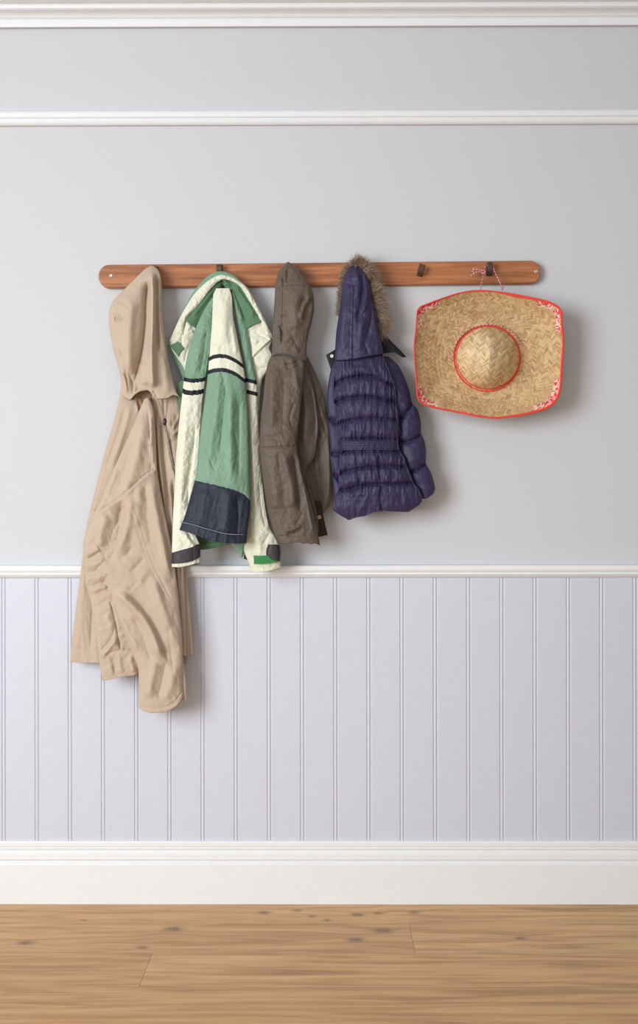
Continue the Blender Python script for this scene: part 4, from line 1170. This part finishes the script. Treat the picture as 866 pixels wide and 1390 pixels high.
    ridge = .010 * np.exp(-(np.abs(np.cos(th2)) * r2 * 4.5) ** 1.3) * (r2 < 1) * np.clip(1 - r2, 0, 1) ** .5
    kx = cx + r2 * rc * np.cos(th2) + (1 - r2) * 3.0
    ky = cy + r2 * rc * np.sin(th2) * .985 + (1 - r2) * -4.0
    dent = fbm(kx / 16 + 9, ky / 16, 2) * .012 * np.sin(PI * np.clip(r2, 0, 1))
    dd = .044 + hgt + ridge + dent
    vb = weave(kx + 0.25 * (ky - cy), ky, 5.4, 2.5, 21)
    low = r2 > .86
    hb, k1, k2, fs2 = vb
    dd = dd + (hb - .5) * .0011 * np.clip(1.3 - r2 * .4, 0, 1)
    A2 = np.array(s2l((232, 206, 166))[:3]); B2 = np.array(s2l((190, 154, 108))[:3])
    cl = A2 * (1 - k1[..., None]) + B2 * k1[..., None]
    cl = cl * (1 - .22 * np.clip((np.abs(fs2 - .5) - .4) / .1, 0, 1)[..., None])
    V = np.stack(W(kx, ky, dd), -1)
    i = np.arange(nt2)[:, None]; j = np.arange(nr2 - 1)[None, :]; i2 = (i + 1) % nt2
    q = np.stack([i*nr2 + j, i*nr2 + j + 1, i2*nr2 + j + 1, i2*nr2 + j], -1).reshape(-1, 4)
    o = link_mesh('crown', V.reshape(-1, 3), [q], M_straw, colors=cl.reshape(-1, 3))
    attach(o, R)
    # red binding along the edge, thicker at the top right
    e = oc[::20]
    ea = np.arctan2(e[:, 1] - cy, e[:, 0] - cx)
    er = np.interp(ea, th, rad, period=2 * PI)
    de = np.interp(ea, th, d[:, -1], period=2 * PI)
    pts = np.stack([cx + (er - .4) * np.cos(ea), cy + (er - .4) * np.sin(ea), de - .001], 1)
    wv = np.interp(ea, [-PI, -1.45, -1.2, -.7, -.3, .6, 2, PI], [1.4, 1.6, 3.2, 2.6, 2.2, 2.6, 2.0, 1.4]) * .0012
    c = pts
    X = np.stack(W(c[:, 0], c[:, 1], c[:, 2]), 1)
    n = 10; m = len(c)
    T = np.roll(X, -1, 0) - np.roll(X, 1, 0); T /= np.linalg.norm(T, axis=1)[:, None]
    Nn = np.cross(T, [0, -1.0, 0]); Nn /= np.linalg.norm(Nn, axis=1)[:, None]; Bb = np.cross(T, Nn)
    a = np.linspace(0, 2 * PI, n, endpoint=False)
    V = X[:, None] + wv[:, None, None] * np.cos(a)[None, :, None] * Nn[:, None] + .0022 * np.sin(a)[None, :, None] * Bb[:, None]
    jj = np.arange(m)[:, None]; ii = np.arange(n)[None, :]
    q = np.stack([jj*n + ii, jj*n + (ii+1) % n, ((jj+1) % m)*n + (ii+1) % n, ((jj+1) % m)*n + ii], -1).reshape(-1, 4)
    o = link_mesh('edge_binding', V.reshape(-1, 3), [q], M_red); attach(o, R); o['label'] = 'red brim binding'
    # red cords round the crown
    def ringpts(r, x0, y0, dz, a0=0, a1=2*PI, n=24, wob=0.0):
        aa = np.linspace(a0, a1, n, endpoint=False)
        return [(x0 + r * math.cos(q_), y0 + r * math.sin(q_), dz + wob * math.sin(3 * q_)) for q_ in aa]
    o = tube('crown_cord', M_red, R, ringpts(43.0, cx, cy - .3, .053), .0013, 8, closed=True, seg=160); o['label'] = 'red cord round the crown'
    o = tube('crown_cord', M_red, R, ringpts(45.0, cx - 1.2, cy + .6, .050), .0013, 8, closed=True, seg=160); o['label'] = 'red cord round the crown'
    CM = [M_cordw, M_cordb, M_cordr]
    st = lambda j, i: np.array([0, 1, 2, 2])[((j // 2 + (i * 4) // 8) % 4)]
    tube('chin_cord', CM, R, [(611, 492, .056), (613, 482, .056), (618, 469, .056), (626, 457, .055), (638, 447.5, .054), (650, 443, .054), (664, 441.2, .054), (680, 443, .054), (692, 449, .054), (702, 459, .054), (709, 470, .054)], .0013, 8, seg=220, stripe=st)
    tube('hanging_cord', CM, R, [(652.5, 395, .082), (654, 385, .068), (656.5, 374, .052), (658.6, 366, .046), (658.8, 362, .038), (661.5, 360.5, .033), (664, 360, .031), (667, 360.5, .033), (669.6, 362, .038), (670.4, 366, .046), (675, 376, .052), (680.5, 388, .066), (682, 394, .082)], .0013, 8, seg=150, stripe=st)
    for pts in ([(657, 369, .052), (651, 367, .050), (645, 366, .048), (641, 367.5, .046), (643, 370, .045)], [(656, 371, .052), (650, 369.5, .050), (644, 371.5, .048), (641, 374, .045), (639, 374.5, .044)]):
        tube('cord_tail', CM, R, pts, [.0014, .0016, .0026, .0016], 8, seg=40, stripe=st)
    tube('knot', CM, R, [(653.5, 368, .052), (656, 367.3, .054), (658.5, 369, .054), (657.5, 371.8, .054), (654.8, 371.5, .053)], .0021, 8, seg=40, stripe=st)
    tube('knot', CM, R, [(680, 389, .084), (682.5, 388.6, .085), (684, 390.5, .086), (682.5, 392.5, .087), (680.8, 391.5, .087)], .0018, 8, seg=40, stripe=st)
sombrero()
